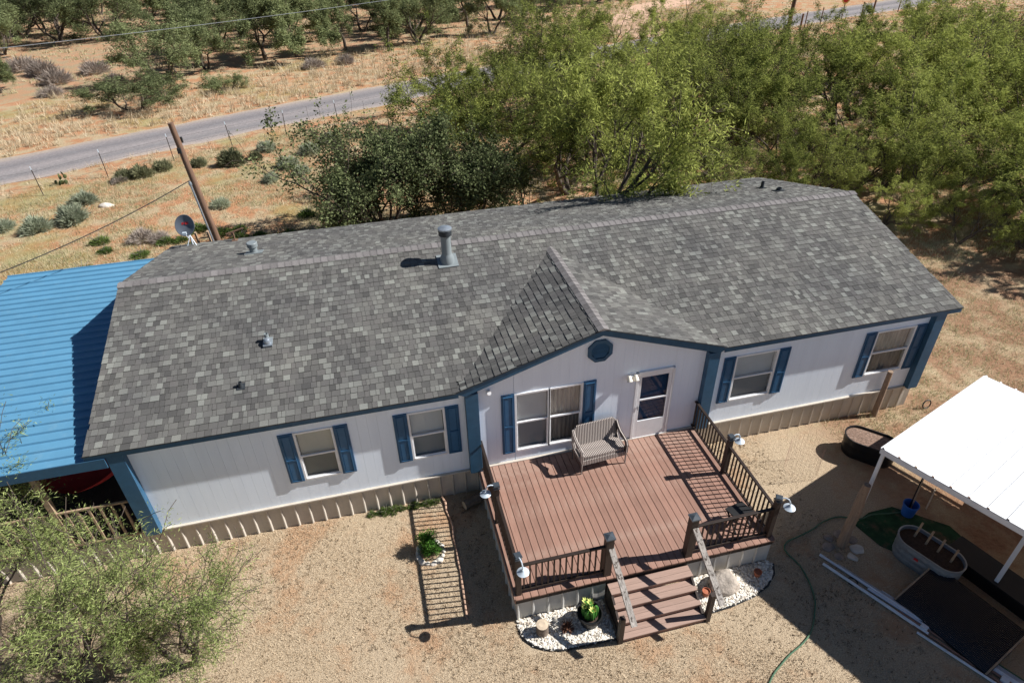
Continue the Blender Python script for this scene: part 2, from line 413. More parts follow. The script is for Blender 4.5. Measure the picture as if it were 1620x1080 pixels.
# siding boards, each cut round the openings
bw = .203; x = XL+.02; boards = {}
def board(x0, x1, z0, z1):
    if z1-z0 < .03 or x1-x0 < .012: return
    MB().box(x0+.0009, x1-.0009, 0, .022, z0, z1).build('siding_board', 'siding_paint', home)
while x < XR-.01:
    x0, x1 = x, min(x+bw, XR); cuts = sorted({x0, x1} | {min(max(c, x0), x1) for h in holes for c in h[:2]} | {min(max(c, x0), x1) for p in PIL for c in p})
    segs = []
    for a, b in zip(cuts[:-1], cuts[1:]):
        if b-a < .012: continue
        c = (a+b)/2
        if any(p0 < c < p1 for p0, p1 in PIL): continue
        top = 2.97 if not (GXL < c < GXR) else max(2.97, gable_z(c)-.06)
        sp = [(ZS, top)]
        for h0, h1, hz0, hz1 in holes:
            if h0 < c < h1: sp = [(ZS, hz0), (hz1, top)]
        segs.append((a, b, sp))
    for a, b, sp in segs:
        for z0, z1 in sp: board(a, b, z0, z1)
    x += bw
# wall core behind the boards, in panels round the openings, and the other walls
core = MB(); hx = sorted(holes); px = XL+.01
for h0, h1, hz0, hz1 in hx:
    core.box(px, h0, .024, .12, ZS-.1, 2.97); core.box(h0, h1, .024, .12, ZS-.1, hz0) if hz0 > ZS else None; core.box(h0, h1, .024, .12, hz1, 2.97); px = h1
core.box(px, XR-.01, .024, .12, ZS-.1, 2.97)
core.prism([(GXL+.1, 2.97), (GXR-.1, 2.97), (GX, GZ-.08)], 'y', .024, .12)
core.build('wall_core', 'siding_paint', home)
ends = MB()
for xa, xb in ((XL, XL+.12), (XR-.12, XR)): ends.prism([(.125, ZS-.1), (W, ZS-.1), (W, 2.98), (W/2, ZR-.1), (.125, 2.98)], 'x', xa, xb)
ends.box(XL+.125, XR-.125, W-.12, W, ZS-.1, 2.97); ends.build('end_wall', 'siding_paint', home)
MB().box(XL+.13, XR-.13, 1.2, 1.25, .65, 2.97).build('inner_partition', 'interior', home)
MB().box(XL+.13, XR-.13, .125, W-.13, .58, .64).build('floor', 'interior', home)
MB().box(XL+.01, XR-.01, -.06, .023, .685, .718).build('drip_ledge', 'skirt_beige', home)
for a, b in PIL: MB().box(a, b, -.15, .02, .70, 2.925).build('pilaster', 'trim_blue', home, bevel=.006)
# skirting panels with a raised rib at each joint
def skirt_mesh(wd, h, rib=.034):
    b = MB(); pf = [(0, 0), (.008, -rib), (.03, -rib), (.052, 0), (wd*.5, .006), (wd, 0)]
    P = [(u, v, z) for z in (0, h) for u, v in pf] ; k = len(pf)
    b.poly(P, [(i, i+1, k+i+1, k+i) for i in range(k-1)])
    P2 = [(u, v+.02, z) for z in (0, h) for u, v in ((0, 0), (wd, 0))]
    b.poly(P2, [(0, 2, 3, 1)]); return b
sk = skirt_mesh(.283, .69).mesh('skirting_panel'); sk.materials.append(MATS['skirt_beige'])
def skirts(me, p, q, wd, parent, nm='skirting_panel'):
    p, q = Vector(p), Vector(q); d = q-p; n = max(1, round(d.length/wd)); a = math.atan2(d.y, d.x)
    for i in range(n):
        o = link(nm, me, parent, p+d*(i/n)); o.rotation_euler = (0, 0, a); o.scale = (d.length/n/wd, 1, 1)
skirts(sk, (XL, .0, 0), (XR, .0, 0), .283, home); skirts(sk, (XR, .02, 0), (XR, W, 0), .283, home)
MB().box(XL+.02, XR-.02, .08, .10, 0, .64).build('skirting_frame', 'dark_inside', home)

# windows
def sheet(a, b, y, z0, z1): return MB().poly([(a, y, z0), (b, y, z0), (b, y, z1), (a, y, z1)], [(0, 1, 2, 3)])
def window(a, b, z0, z1, blind, parent=home, wid=None):
    f = MB(); e = FR
    f.box(a-e, a, -.022, .09, z0-e, z1+e); f.box(b, b+e, -.022, .09, z0-e, z1+e)
    f.box(a, b, -.022, .09, z1, z1+e); f.box(a, b, -.03, .09, z0-e, z0)
    fo = f.build('window', 'window_white', parent, bevel=.004)
    zm = z0+(z1-z0)*.5
    s = MB(); s.box(a, b, -.012, .03, zm-.018, zm+.018); s.box(a, a+.022, -.004, .03, z0, zm-.018); s.box(b-.022, b, -.004, .03, z0, zm-.018); s.box(a+.022, b-.022, -.004, .03, z0, z0+.025)
    s.build('sash', 'window_white', fo)
    sheet(a, b, .02, zm+.018, z1).build('upper_pane', 'pane_glass', fo)
    sheet(a+.022, b-.022, .006, z0+.025, zm-.018).build('lower_pane', 'screen_glass', fo)
    if blind == 'curtain':
        c = MB(); n = 40; P = []
        for i in range(n+1):
            u = a+(b-a)*i/n; P += [(u, .10+.012*math.sin(i*1.1)+.004*math.sin(i*2.7), z0), (u, .10+.012*math.sin(i*1.1), z1)]
        c.poly(P, [(2*i, 2*i+2, 2*i+3, 2*i+1) for i in range(n)]); c.build('curtain', 'curtain', fo)
    else:
        c = MB(); k = int((z1-z0)/.03)
        for i in range(k):
            z = z0+.01+i*.03; c.poly([(a+.01, .075, z), (b-.01, .075, z), (b-.01, .083, z+.028), (a+.01, .083, z+.028)], [(0, 1, 2, 3)])
        c.build('blind', blind, fo)
    return fo
for wv_ in WINS: window(*wv_)
for wv_ in DBL: window(*wv_)
def shutter(xa, z0, z1, wd=.285):
    s = MB(); s.box(xa, xa+wd, -.032, -.001, z0, z1); st = .055; zm = z0+(z1-z0)*.48
    o = s.build('shutter', 'shutter_blue', home, bevel=.004)
    p = MB()
    for a, b in ((z0+st, zm-.02), (zm+.02, z1-st)):
        # moulded frame and raised field
        for (u0, u1, v0, v1) in ((xa+st-.016, xa+st, a-.016, b+.016), (xa+wd-st, xa+wd-st+.016, a-.016, b+.016), (xa+st, xa+wd-st, a-.016, a), (xa+st, xa+wd-st, b, b+.016)):
            p.box(u0, u1, -.052, -.033, v0, v1)
        q = .02; P = [(xa+st+.004, -.0335, a+.004), (xa+wd-st-.004, -.0335, a+.004), (xa+wd-st-.004, -.0335, b-.004), (xa+st+.004, -.0335, b-.004),
             (xa+st+q, -.042, a+q), (xa+wd-st-q, -.042, a+q), (xa+wd-st-q, -.042, b-q), (xa+st+q, -.042, b-q)]
        p.poly(P, [(0, 1, 5, 4), (1, 2, 6, 5), (2, 3, 7, 6), (3, 0, 4, 7), (4, 5, 6, 7)])
    p.build('raised_panel', 'shutter_blue', o)
for a, b, z0, z1, _ in WINS: shutter(a-FR-.29, z0-.05, z1+.05); shutter(b+FR+.005, z0-.05, z1+.05)
shutter(DBL[0][0]-FR-.29, .97, 2.64); shutter(DBL[1][1]+FR+.005, .97, 2.64)
# door
d = MB(); a, b, z0, z1 = DOOR
d.box(a-.03, a+.03, -.05, .1, z0, z1); d.box(b-.03, b+.03, -.05, .1, z0, z1); d.box(a+.03, b-.03, -.05, .1, z1-.03, z1+.03); d.box(a+.03, b-.03, -.05, .1, z0, z0+.03)
do = d.build('door', 'window_white', home, bevel=.004)
d = MB(); A, B = a+.033, b-.033; s_ = .075
d.box(A, A+s_, -.042, -.005, z0+.033, z1-.033); d.box(B-s_, B, -.042, -.005, z0+.033, z1-.033); d.box(A+s_, B-s_, -.042, -.005, z1-.033-.09, z1-.033)
d.box(A+s_, B-s_, -.042, -.005, z0+.033, z0+.53); d.box(A+s_, B-s_, -.042, -.005, 1.83, 1.87)
d.build('storm_door', 'window_white', do, bevel=.004)
sheet(A+s_, B-s_, -.027, z0+.53, 1.83).build('lower_pane', 'door_glass', do)
sheet(A+s_, B-s_, -.027, 1.87, z1-.123).build('upper_pane', 'door_glass', do)
MB().box(A+.01, B-.01, .04, .08, z0+.04, z1-.04).build('inner_door', 'shutter_blue', do)
MB().bar((A+.04, -.065, 1.60), (A+.04, -.065, 1.72), .018, .018).bar((A+.04, -.04, 1.66), (A+.04, -.068, 1.66), .02, .02).build('handle', 'grey_steel', do)
# octagonal gable vent
v = MB(); oc = [(GX+.02+.29*math.cos(R(22.5+45*i)), 3.40+.29*math.sin(R(22.5+45*i))) for i in range(8)]
ic = [(GX+.02+.21*math.cos(R(22.5+45*i)), 3.40+.21*math.sin(R(22.5+45*i))) for i in range(8)]
P = [(u, -.045, z) for u, z in oc]+[(u, -.045, z) for u, z in ic]+[(u, -.001, z) for u, z in oc]+[(u, -.012, z) for u, z in ic]
v.poly(P, [(i, (i+1) % 8, 8+(i+1) % 8, 8+i) for i in range(8)]+[(i, 16+i, 16+(i+1) % 8, (i+1) % 8) for i in range(8)]+[(8+i, 8+(i+1) % 8, 24+(i+1) % 8, 24+i) for i in range(8)]+[tuple(24+i for i in range(8))])
vo = v.build('gable_vent', 'trim_blue', home)
for i in range(7):
    z = 3.245+i*.05; hw = .185 if abs(z-3.4) < .1 else .14
    MB().poly([(GX+.02-hw, -.038, z), (GX+.02+hw, -.038, z), (GX+.02+hw, -.016, z+.04), (GX+.02-hw, -.016, z+.04)], [(0, 1, 2, 3)]).build('louvre', 'trim_blue', vo)
# wall lights
l = MB(); l.lathe([(.0, .0), (.05, 0), (.05, .02), (.0, .03)], 12, mat=Matrix.Translation((10.12, 0, 2.6)) @ Matrix.Rotation(R(90), 4, 'X')); l.box(10.07, 10.17, -.09, 0, 2.585, 2.615)
lo = l.build('wall_light', 'window_white', home)
for dx in (-.075, .075):
    MB().lathe([(.0, .06), (.035, .055), (.055, .0), (.065, -.07), (.05, -.075), (.0, -.06)], 14, mat=Matrix.Translation((10.12+dx, -.12, 2.6)) @ Matrix.Rotation(R(-35), 4, 'X')).build('lamp_head', 'brass_glass', lo, True)
l = MB(); l.box(6.93, 7.0, -.05, 0, 2.74, 2.86); l.lathe([(.0, 0), (.04, .0), (.045, .09), (.0, .09)], 10, mat=Matrix.Translation((6.965, -.05, 2.84)) @ Matrix.Rotation(R(70), 4, 'X')); l.build('security_light', 'window_white', home)

# ---- roof
rf = MB(); o_ = .018
for xa_, xb_, y0_ in ((RX0+.03, GXL+.12, -OF+.02), (GXL+.12, GXR-.12, .14), (GXR-.12, RX1-.03, -OF+.02)):
    zf_ = main_z(y0_); rf.prism([(y0_, zf_-.10), (y0_, zf_-o_), (W/2, ZR-o_), (W+OF-.02, ZE-o_), (W+OF-.02, ZE-.10), (W/2, ZR-.14)], 'x', xa_, xb_)
yb = (GZ-ZE)/MS-OF
rf.poly([(GXL+.05, -OF+.02, ZE-o_), (GX, -OF+.02, GZ-o_), (GXR-.05, -OF+.02, ZE-o_), (GX, yb, GZ-o_), (GXL+.05, -OF+.02, ZE-.1), (GX, -OF+.02, GZ-.1), (GXR-.05, -OF+.02, ZE-.1)], [(0, 1, 3), (1, 2, 3), (0, 4, 5, 1), (1, 5, 6, 2)])
roof = rf.build('roof', 'underlay', home)
def fascia(p, q, h, name='fascia', th=.025, mat='trim_blue', drop=0.02):
    p, q = Vector(p), Vector(q); p = p-Vector((0, 0, h/2+drop)); q = q-Vector((0, 0, h/2+drop)); MB().bar(p, q, th, h).build(name, mat, home)
yf = -OF+.012
fascia((RX0, yf, ZE), (GXL+.08, yf, ZE), .12); fascia((GXR-.08, yf, ZE), (RX1, yf, ZE), .12)
g = MB()
for sx, ex in ((GXL+.0, -1), (GXR, 1)):
    P = [(sx, ZE-.02), (GX, GZ-.02), (GX, GZ-.16), (sx-ex*.2, ZE-.135)]
    g.prism(P, 'y', yf-.016, yf+.010)
g.build('gable_fascia', 'trim_blue', home)
for xx in (RX0+.012, RX1-.012):
    fascia((xx, -OF+.02, ZE), (xx, W/2, ZR), .14); fascia((xx, W+OF-.02, ZE), (xx, W/2, ZR), .14)
fascia((RX0, W+OF-.012, ZE), (RX1, W+OF-.012, ZE), .12)
sf = MB(); sf.box(RX0+.03, GXL, -OF+.025, 0, 2.925, 2.935); sf.box(GXR, RX1-.03, -OF+.025, 0, 2.925, 2.935)
sf.box(XR+.001, RX1-.03, 0, W, 2.925, 2.935); sf.box(RX0+.03, XL-.001, 0, W, 2.925, 2.935); sf.build('soffit', 'trim_blue', home)
de = MB(); de.bar((RX0-.01, -OF-.012, ZE-.012), (GXL, -OF-.012, ZE-.012), .03, .014); de.bar((GXR, -OF-.012, ZE-.012), (RX1+.01, -OF-.012, ZE-.012), .03, .014)
de.bar((GXL, -OF-.012, ZE-.012), (GX, -OF-.012, GZ-.012), .03, .014); de.bar((GXR, -OF-.012, ZE-.012), (GX, -OF-.012, GZ-.012), .03, .014)
de.build('drip_edge', 'drip_edge', home)

# shingles
TONES = [tuple(.74*c_+.17*m_ for c_, m_ in zip(q_, (.130, .130, .128))) for q_ in [(.074, .072, .068), (.090, .087, .082), (.104, .101, .094), (.117, .113, .106), (.128, .122, .115), (.142, .139, .128), (.158, .155, .142), (.178, .177, .162), (.208, .21, .19), (.245, .25, .226)]]
TW = [4, 9, 14, 15, 13, 12, 10, 9, 7, 4]
WID = [.08, .10, .12, .14, .17]; EXP = .143
cam_p = Vector((5.137, -10.222, 11.236))
tabs = []          # (matrix, width, tone, thick)
def lay(O, U, V, length, slope_len, keep, seed):
    rng = random.Random(seed); U, V = Vector(U).normalized(), Vector(V).normalized(); Nn = U.cross(V); O = Vector(O)
    rows = int(slope_len/EXP); ex = slope_len/rows
    for r in range(rows):
        u = rng.uniform(-.08, 0); streak = 0
        while u < length:
            wd = rng.choice(WID); a = max(u, 0); b = min(u+wd, length)
            if b-a > .03:
                tone = rng.choices(range(10), TW)[0]; th = .009 if rng.random() < .5 else .015
                if tone >= 7: th = .017
                c = O+U*((a+b)/2)+V*(r*ex+ex/2)
                if keep(c):
                    m = Matrix((U, V, Nn)).transposed().to_4x4(); m.translation = O+U*a+V*(r*ex-.004)+Nn*rng.uniform(-.0015, .0015)
                    tabs.append((m, b-a, tone, th, (c-cam_p).length))
            u += wd
sl_len = math.hypot(ZR-ZE, W/2+OF)
def keep_main(c):
    if GXL < c.x < GXR and c.y < W/2: return c.z > gable_z(c.x)-.03 and (c.y > .1 or min(c.x-GXL, GXR-c.x) < .12)
    return True
lay((RX0, -OF-.02, ZE-.005), (1, 0, 0), (0, W/2+OF, ZR-ZE), RX1-RX0, sl_len+.01, keep_main, 1)
lay((RX1, W+OF+.02, ZE-.005), (-1, 0, 0), (0, -(W/2+OF), ZR-ZE), RX1-RX0, sl_len+.01, lambda c: True, 2)
gl = math.hypot(GZ-ZE, GX-GXL)
keep_g = lambda c: c.z > main_z(c.y)-.02
lay((GXL, yb+.3, ZE), (0, -1, 0), (GX-GXL, 0, GZ-ZE), yb+.3+OF+.02, gl, keep_g, 3)
lay((GXR, -OF-.02, ZE), (0, 1, 0), (GX-GXR, 0, GZ-ZE), yb+.3+OF+.02, math.hypot(GZ-ZE, GXR-GX), keep_g, 4)
def tab_geo(wd, th):
    g_ = .003; ov = EXP+.03
    P = [(g_, 0, 0), (wd-g_, 0, 0), (g_, 0, th), (wd-g_, 0, th), (g_, ov, .002), (wd-g_, ov, .002)]
    return P, [(0, 1, 3, 2), (2, 3, 5, 4), (0, 2, 4), (1, 5, 3)]
def set_tone(me, cols):
    at = me.color_attributes.new('tone', 'FLOAT_COLOR', 'CORNER')
    arr = np.ones((len(me.loops), 4), np.float32); arr[:, :3] = cols; at.data.foreach_set('color', arr.ravel())
tabs.sort(key=lambda t: t[4])
cache = {}
for m, wd, tone, th, _ in tabs[:300]:
    k = (round(wd, 2), tone, th)
    if k not in cache:
        P, F = tab_geo(k[0], th); me = bpy.data.meshes.new('shingle'); me.from_pydata(P, [], F); me.update()
        me.materials.append(MATS['shingle']); set_tone(me, TONES[tone]); cache[k] = me
    o = link('shingle', cache[k], roof); o.matrix_local = m
b = MB(); cols = []
for m, wd, tone, th, _ in tabs[300:]:
    P, F = tab_geo(wd, th); b.poly([m @ Vector(q) for q in P], F); cols += [TONES[tone]]*14
me = bpy.data.meshes.new('shingle_field'); me.from_pydata(b.v, [], b.f); me.update(); me.materials.append(MATS['shingle']); set_tone(me, np.array(cols, np.float32))
tag(link('shingle_field', me, roof), None, None, kind='stuff')
# ridge caps
def caps(p, q, sl, hw=.14, n_step=.165):
    p, q = Vector(p), Vector(q); d = q-p; k = round(d.length/n_step); d.normalize(); st = (q-p).length/k; sd = Vector((0, 0, 1)).cross(d)*-1
    P = []
    for (t_, h) in ((0, .016), (st+.03, .006)):
        P += [(t_, -hw, -hw*sl+h), (t_, 0, h+.004), (t_, hw, -hw*sl+h), (t_, -hw, -hw*sl+h-.014), (t_, hw, -hw*sl+h-.014)]
    me = MB().poly(P, [(0, 1, 6, 5), (1, 2, 7, 6), (0, 3, 4, 2, 1), (0, 5, 8, 3), (2, 4, 9, 7)]).mesh('ridge_cap'); me.materials.append(MATS['ridge_cap'])
    for i in range(k):
        o = link('ridge_cap', me, roof, p+d*(i*st)); o.rotation_euler = (0, -math.asin(d.z), math.atan2(d.y, d.x))
caps((RX0-.01, W/2, ZR+.012), (RX1+.01, W/2, ZR+.012), MS)
caps((GX, -OF-.03, GZ+.012), (GX, yb+.1, GZ+.012), GSL, .12)
# chimney and vents
c = MB(); cz = main_z(3.57)
fl = Matrix.Translation((6.79, 3.57, cz)) @ Matrix.Rotation(math.atan(MS), 4, 'X')
c.box(-.24, .24, -.22, .24, .012, .03, fl)
c.lathe([(.17, -.02), (.165, .12), (.125, .2), (.118, .24), (.118, .70), (.118, .72)], 20, (6.79, 3.57, cz))
co = c.build('chimney', 'vent_grey', roof, True)
MB().lathe([(.118, .70), (.155, .705), (.155, .82), (.15, .825), (.11, .83), (.0, .83)], 20, (6.79, 3.57, cz)).build('chimney_band', 'drip_edge', co, True)
MB().lathe([(.16, .832), (.165, .84), (.165, .87), (.12, .895), (.0, .905)], 20, (6.79, 3.57, cz)).build('chimney_cap', 'galvanised', co, True)
def vent(xx, yy, h, r, mat='vent_grey', cap=False):
    z = main_z(yy); b = MB(); m = Matrix.Translation((xx, yy, z)) @ Matrix.Rotation(math.atan(MS)*(1 if yy < W/2 else -1), 4, 'X')
    b.box(-r*2.2, r*2.2, -r*2.2, r*2.2, .012, .024, m)
    if cap: b.lathe([(r, -.02), (r, h*.6), (r*1.35, h*.62), (r*1.35, h*.95), (r*1.2, h), (0, h)], 16, (xx, yy, z))
    else: b.lathe([(r*1.7, -.02), (r*1.3, .05), (r, .08), (r, h), (r*.8, h), (r*.8, h-.03), (0, h-.03)], 14, (xx, yy, z))
    b.build('vent_pipe', mat, roof, True)
vent(2.10, 6.05, .30, .10, cap=True); vent(2.67, 1.90, .20, .045); vent(2.16, .82, .13, .035, 'drip_edge'); vent(17.02, 6.48, .22, .05, 'drip_edge'); vent(17.08, 5.72, .1, .07, 'drip_edge')
MB().box(-.09, .09, -.09, .09, .0, .06, Matrix.Translation((2.67, 1.82, main_z(1.82))) @ Matrix.Rotation(math.atan(MS), 4, 'X')).lathe([(.08, 0), (.075, .06), (.05, .1), (0, .11)], 14, (2.67, 1.82, main_z(1.82)+.05)).build('vent_hood', 'galvanised', roof, True)

# ------------------------------------------------------------------ blue-roofed side porch
porch = thing('side_porch', 'covered porch with blue ribbed metal roof at the end of the house', 'porch')
PX0, PX1, PY0, PY1 = -4.72, -.25, -.16, 8.25
def rib_sheet(wd, ln, ribs, rh=.035, z=0.):      # sheet with ribs running along x; wd across y
    b = MB(); pf = []
    for i in range(ribs):
        y0 = wd*i/ribs; s = wd/ribs
        pf += [(y0, 0), (y0+s*.78, 0), (y0+s*.83, rh), (y0+s*.92, rh), (y0+s*.97, 0)]
    pf.append((wd+.01, 0)); k = len(pf)
    P = [(xx, y, zz) for xx in (0, ln) for y, zz in pf]
    b.poly(P, [(i, i+1, k+i+1, k+i) for i in range(k-1)])
    return b
nsh = 10; shw = (PY1-PY0)/nsh
me = rib_sheet(shw, PX1-PX0, 3, .04).mesh('roof_sheet'); me.materials.append(MATS['blue_metal'])
for i in range(nsh): link('roof_sheet', me, porch, (PX0, PY0+i*shw, 2.89))
f = MB(); f.box(PX0, -.235, -.19, -.165, 2.70, 2.925); f.build('fascia', 'trim_blue', porch)
f = MB(); f.box(PX0, PX0+.03, -.16, PY1, 2.72, 2.88); f.build('side_fascia', 'trim_blue', porch)
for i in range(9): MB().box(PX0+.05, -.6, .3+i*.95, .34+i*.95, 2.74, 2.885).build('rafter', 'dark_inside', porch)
for px_ in (-1.62, -3.2, -4.85): MB().box(px_, px_+.1, -.1, 0, .66, 2.72).build('porch_post', 'porch_wood', porch)
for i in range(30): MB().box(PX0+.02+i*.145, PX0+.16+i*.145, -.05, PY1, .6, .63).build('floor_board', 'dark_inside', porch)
MB().box(PX0, -.25, -.09, -.05, 1.66, 1.70).build('porch_rail', 'porch_wood', porch); MB().box(PX0, -.25, -.09, -.05, .74, .78).build('porch_rail', 'porch_wood', porch)
for i in range(22): MB().box(-.40-i*.2, -.36-i*.2, -.088, -.052, .782, 1.658).build('baluster', 'porch_wood', porch)
skirts(sk, (PX0, -.02, 0), (-.25, -.02, 0), .283, porch); 
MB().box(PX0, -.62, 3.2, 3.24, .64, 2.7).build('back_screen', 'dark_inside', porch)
hm = thing('hammock', 'red cloth hammock hanging inside the shaded porch', 'hammock', (-1.2, .75, 1.55))
b = MB(); n1, n2 = 14, 8; P = []
for i in range(n1+1):
    for j in range(n2+1):
        u = i/n1; vv = j/n2-.5; sag = 1.2*(u-.5)**2
        P.append((-.9+u*1.6, vv*(.9-.5*abs(u-.5)*1.2)+.02, sag+.9*vv*vv))
b.poly(P, [(i*(n2+1)+j, (i+1)*(n2+1)+j, (i+1)*(n2+1)+j+1, i*(n2+1)+j+1) for i in range(n1) for j in range(n2)]); b.build('cloth', 'red_cloth', hm, True)
MB().tube([(-.9, 0, .3), (-1.8, 0, .95)], .012).tube([(.7, 0, .3), (.93, 0, .8)], .012).build('rope', 'porch_wood', hm)

# ------------------------------------------------------------------ deck
deck = thing('deck', 'raised brown composite deck with dark railings before the front door', 'deck')
DX0, DX1, DY, DZ = 6.66, 11.90, -3.43, .70
nb = 36; bwid = (DX1-DX0)/nb; rng = random.Random(5)
me = MB().box(.006, bwid-.007, DY, -.004, -.028, 0).mesh('deck_board'); me.materials.append(MATS['deck_board'])
for i in range(nb): o = link('deck_board', me, deck, (DX0+i*bwid, rng.uniform(-.004, .004), DZ+rng.uniform(-.0012, .0012)))
f = MB(); f.box(DX0-.02, DX0-.001, DY+.02, 0, DZ-.12, DZ+.004); f.build('rim_board', 'deck_board', deck)
f = MB(); f.box(DX1+.001, DX1+.02, DY+.02, 0, DZ-.12, DZ+.004); f.build('rim_board', 'deck_board', deck)
f = MB(); f.box(DX0, DX1, DY+.03, DY+.05, DZ-.16, DZ-.03); f.build('rim_joist', 'post_dark', deck)
ds = skirt_mesh(.29, .62, .03).mesh('skirting_panel'); ds.materials.append(MATS['deck_skirt'])
skirts(ds, (DX0+.02, DY+.06, 0), (8.42, DY+.06, 0), .29, deck); skirts(ds, (10.06, DY+.06, 0), (DX1-.02, DY+.06, 0), .29, deck)
skirts(ds, (DX0+.02, 0-.02, 0), (DX0+.02, DY+.06, 0), .29, deck); skirts(ds, (DX1-.02, DY+.06, 0), (DX1-.02, -.02, 0), .29, deck)
MB().box(DX0+.06, DX1-.06, -.2, -.16, 0, .6).build('back_skirt', 'dark_inside', deck)
# posts
def post(xx, yy, top, cap='lamp_cap', wd=.10):
    o = MB().box(xx-wd/2, xx+wd/2, yy-wd/2, yy+wd/2, DZ-.005 if yy > -3.6 else 0, top).build('post', 'post_dark', deck, bevel=.005)
    c = MB(); c.box(xx-wd*.62, xx+wd*.62, yy-wd*.62, yy+wd*.62, top, top+.025)
    c.poly([(xx-wd*.55, yy-wd*.55, top+.025), (xx+wd*.55, yy-wd*.55, top+.025), (xx+wd*.55, yy+wd*.55, top+.025), (xx-wd*.55, yy+wd*.55, top+.025), (xx, yy, top+.06)], [(0, 1, 4), (1, 2, 4), (2, 3, 4), (3, 0, 4)])
    c.build('post_cap', cap, o); return o
LX, RXX, FY = 6.74, 11.82, -3.30
for px_, py_, tz in ((LX, FY, 1.72), (LX, -1.60, 1.70), (RXX, FY, 1.72), (RXX, -1.55, 1.70), (8.44, FY, 1.74), (10.09, FY, 1.76)): post(px_, py_, tz, wd=.10 if px_ in (LX, RXX) else .145)
def railing(p, q, sp=.112):
    p, q = Vector(p), Vector(q); d = q-p; L = d.length
    MB().bar(p+Vector((0, 0, 1.50)), q+Vector((0, 0, 1.50)), .06, .035).build('top_rail', 'rail_dark', deck, bevel=.004)
    MB().bar(p+Vector((0, 0, .795)), q+Vector((0, 0, .795)), .05, .035).build('bottom_rail', 'rail_dark', deck)
    n = int(L/sp)
    for i in range(n):
        c = p+d*((i+.5)/n); o = link('baluster', BAL, deck, (c.x, c.y, .8125)); o.rotation_euler = (0, 0, math.atan2(d.y, d.x))
BAL = MB().box(-.013, .013, -.013, .013, 0, .67).mesh('baluster'); BAL.materials.append(MATS['rail_dark'])
railing((LX, -.03, 0), (LX, -1.55, 0)); railing((LX, -1.65, 0), (LX, FY+.05, 0)); railing((RXX, -.03, 0), (RXX, -1.5, 0)); railing((RXX, -1.6, 0), (RXX, FY+.05, 0))
railing((LX+.05, FY, 0), (8.375, FY, 0)); railing((10.155, FY, 0), (RXX-.05, FY, 0))
# stairs
SX0, SX1 = 8.42, 10.06
fr_y = [-3.67, -3.885, -4.10, -4.315]
for k, (yy, zz) in enumerate(zip(fr_y, (.56, .42, .28, .14))):
    for j in range(2): MB().box(SX0, SX1, yy+j*.12, yy+j*.12+.116, zz-.028, zz).build('tread_board', 'tread_board', deck, bevel=.003)
    MB().box(SX0+.03, SX1-.03, yy+.03, yy+.045, zz-.14+.002 if k < 3 else 0, zz-.03).build('riser', 'deck_board', deck)
for xx in (SX0+.0, SX1-.04):
    MB().prism([(-3.44, .0), (-3.44, .52), (-3.64, .525), (-4.28, .105), (-4.28, 0)], 'x', xx, xx+.04).build('stringer', 'post_dark', deck)
for xx, yy, tp in ((8.38, -4.27, .86), (10.11, -4.27, .90)):
    MB().box(xx-.045, xx+.045, yy-.045, yy+.045, 0, tp-.1).build('newel_post', 'post_dark', deck)
MB().bar((8.47, -3.32, 1.50), (8.50, -4.50, .80), .11, .045).build('hand_rail', 'weathered_wood', deck)
MB().bar((10.10, -3.38, 1.55), (10.12, -4.56, .88), .11, .045).build('hand_rail', 'weathered_wood', deck)

# post lamps on the railing
def post_lamp(loc, ang, label):
    t_ = thing('post_lamp', label, 'lamp', loc, ang, 'gooseneck lamps on the deck posts')
    MB().box(-.065, .065, -.065, .065, .0, .028).box(-.055, .055, -.055, .055, .028, .04).build('solar_cap', 'lamp_cap', t_)
    MB().tube([(.05, 0, .02), (.11, 0, .045), (.17, 0, .03), (.21, 0, -.04), (.22, 0, -.12)], .013, 8).build('arm', 'pale_shade', t_, True)
    MB().lathe([(.02, -.10), (.035, -.125), (.05, -.14), (.11, -.172), (.108, -.178), (.045, -.15), (.0, -.145)], 24, (.22, 0, 0)).build('shade', 'pale_shade', t_, True)
    MB().lathe([(.0, -.15), (.03, -.155), (.035, -.18), (.02, -.20), (0, -.205)], 12, (.22, 0, 0)).build('bulb', 'brass_glass', t_, True)
post_lamp((LX, FY, 1.78), R(-80), 'white gooseneck lamp on the deck corner post nearest the cactus pot')
post_lamp((LX, -1.60, 1.76), R(180), 'white gooseneck lamp hanging over the dark log beside the deck')
post_lamp((RXX, FY, 1.78), R(-35), 'white gooseneck lamp on the deck corner post nearest the clay pot')
post_lamp((RXX, -1.55, 1.76), R(0), 'white gooseneck lamp on the middle railing post beside the door')

# ------------------------------------------------------------------ wicker loveseat
ls = thing('loveseat', 'grey wicker loveseat with looped arms on the deck', 'loveseat', (9.31, -.45, DZ), R(4)); ls.scale = (1.1, 1.12, 1.14)
b = MB(); n = 12; P = []; sw = .46
for i in range(n+1):
    u = -sw+2*sw*i/n; P += [(u, -.26+.03*(2*u)**2, .30), (u, -.26+.03*(2*u)**2, .40), (u, .16, .37), (u, .16, .30)]
b.poly(P, [(4*i+j, 4*i+4+j, 4*i+4+(j+1) % 4, 4*i+(j+1) % 4) for i in range(n) for j in range(4)]+[(0, 1, 2, 3), tuple(4*n+q for q in (3, 2, 1, 0))]); b.build('seat', 'wicker', ls, True)
b = MB(); P = []
for i in range(n+1):
    u = -sw-.02+2*(sw+.02)*i/n; k = abs(2*i/n-1); top = .80-.10*max(0, k-.82)/.18*1.0
    P += [(u, .13, .36), (u, .22, top), (u, .25, top), (u, .17, .30)]
b.poly(P, [(4*i+j, 4*i+4+j, 4*i+4+(j+1) % 4, 4*i+(j+1) % 4) for i in range(n) for j in range(4)]+[(0, 1, 2, 3), tuple(4*n+q for q in (3, 2, 1, 0))]); b.build('backrest', 'wicker', ls, True)
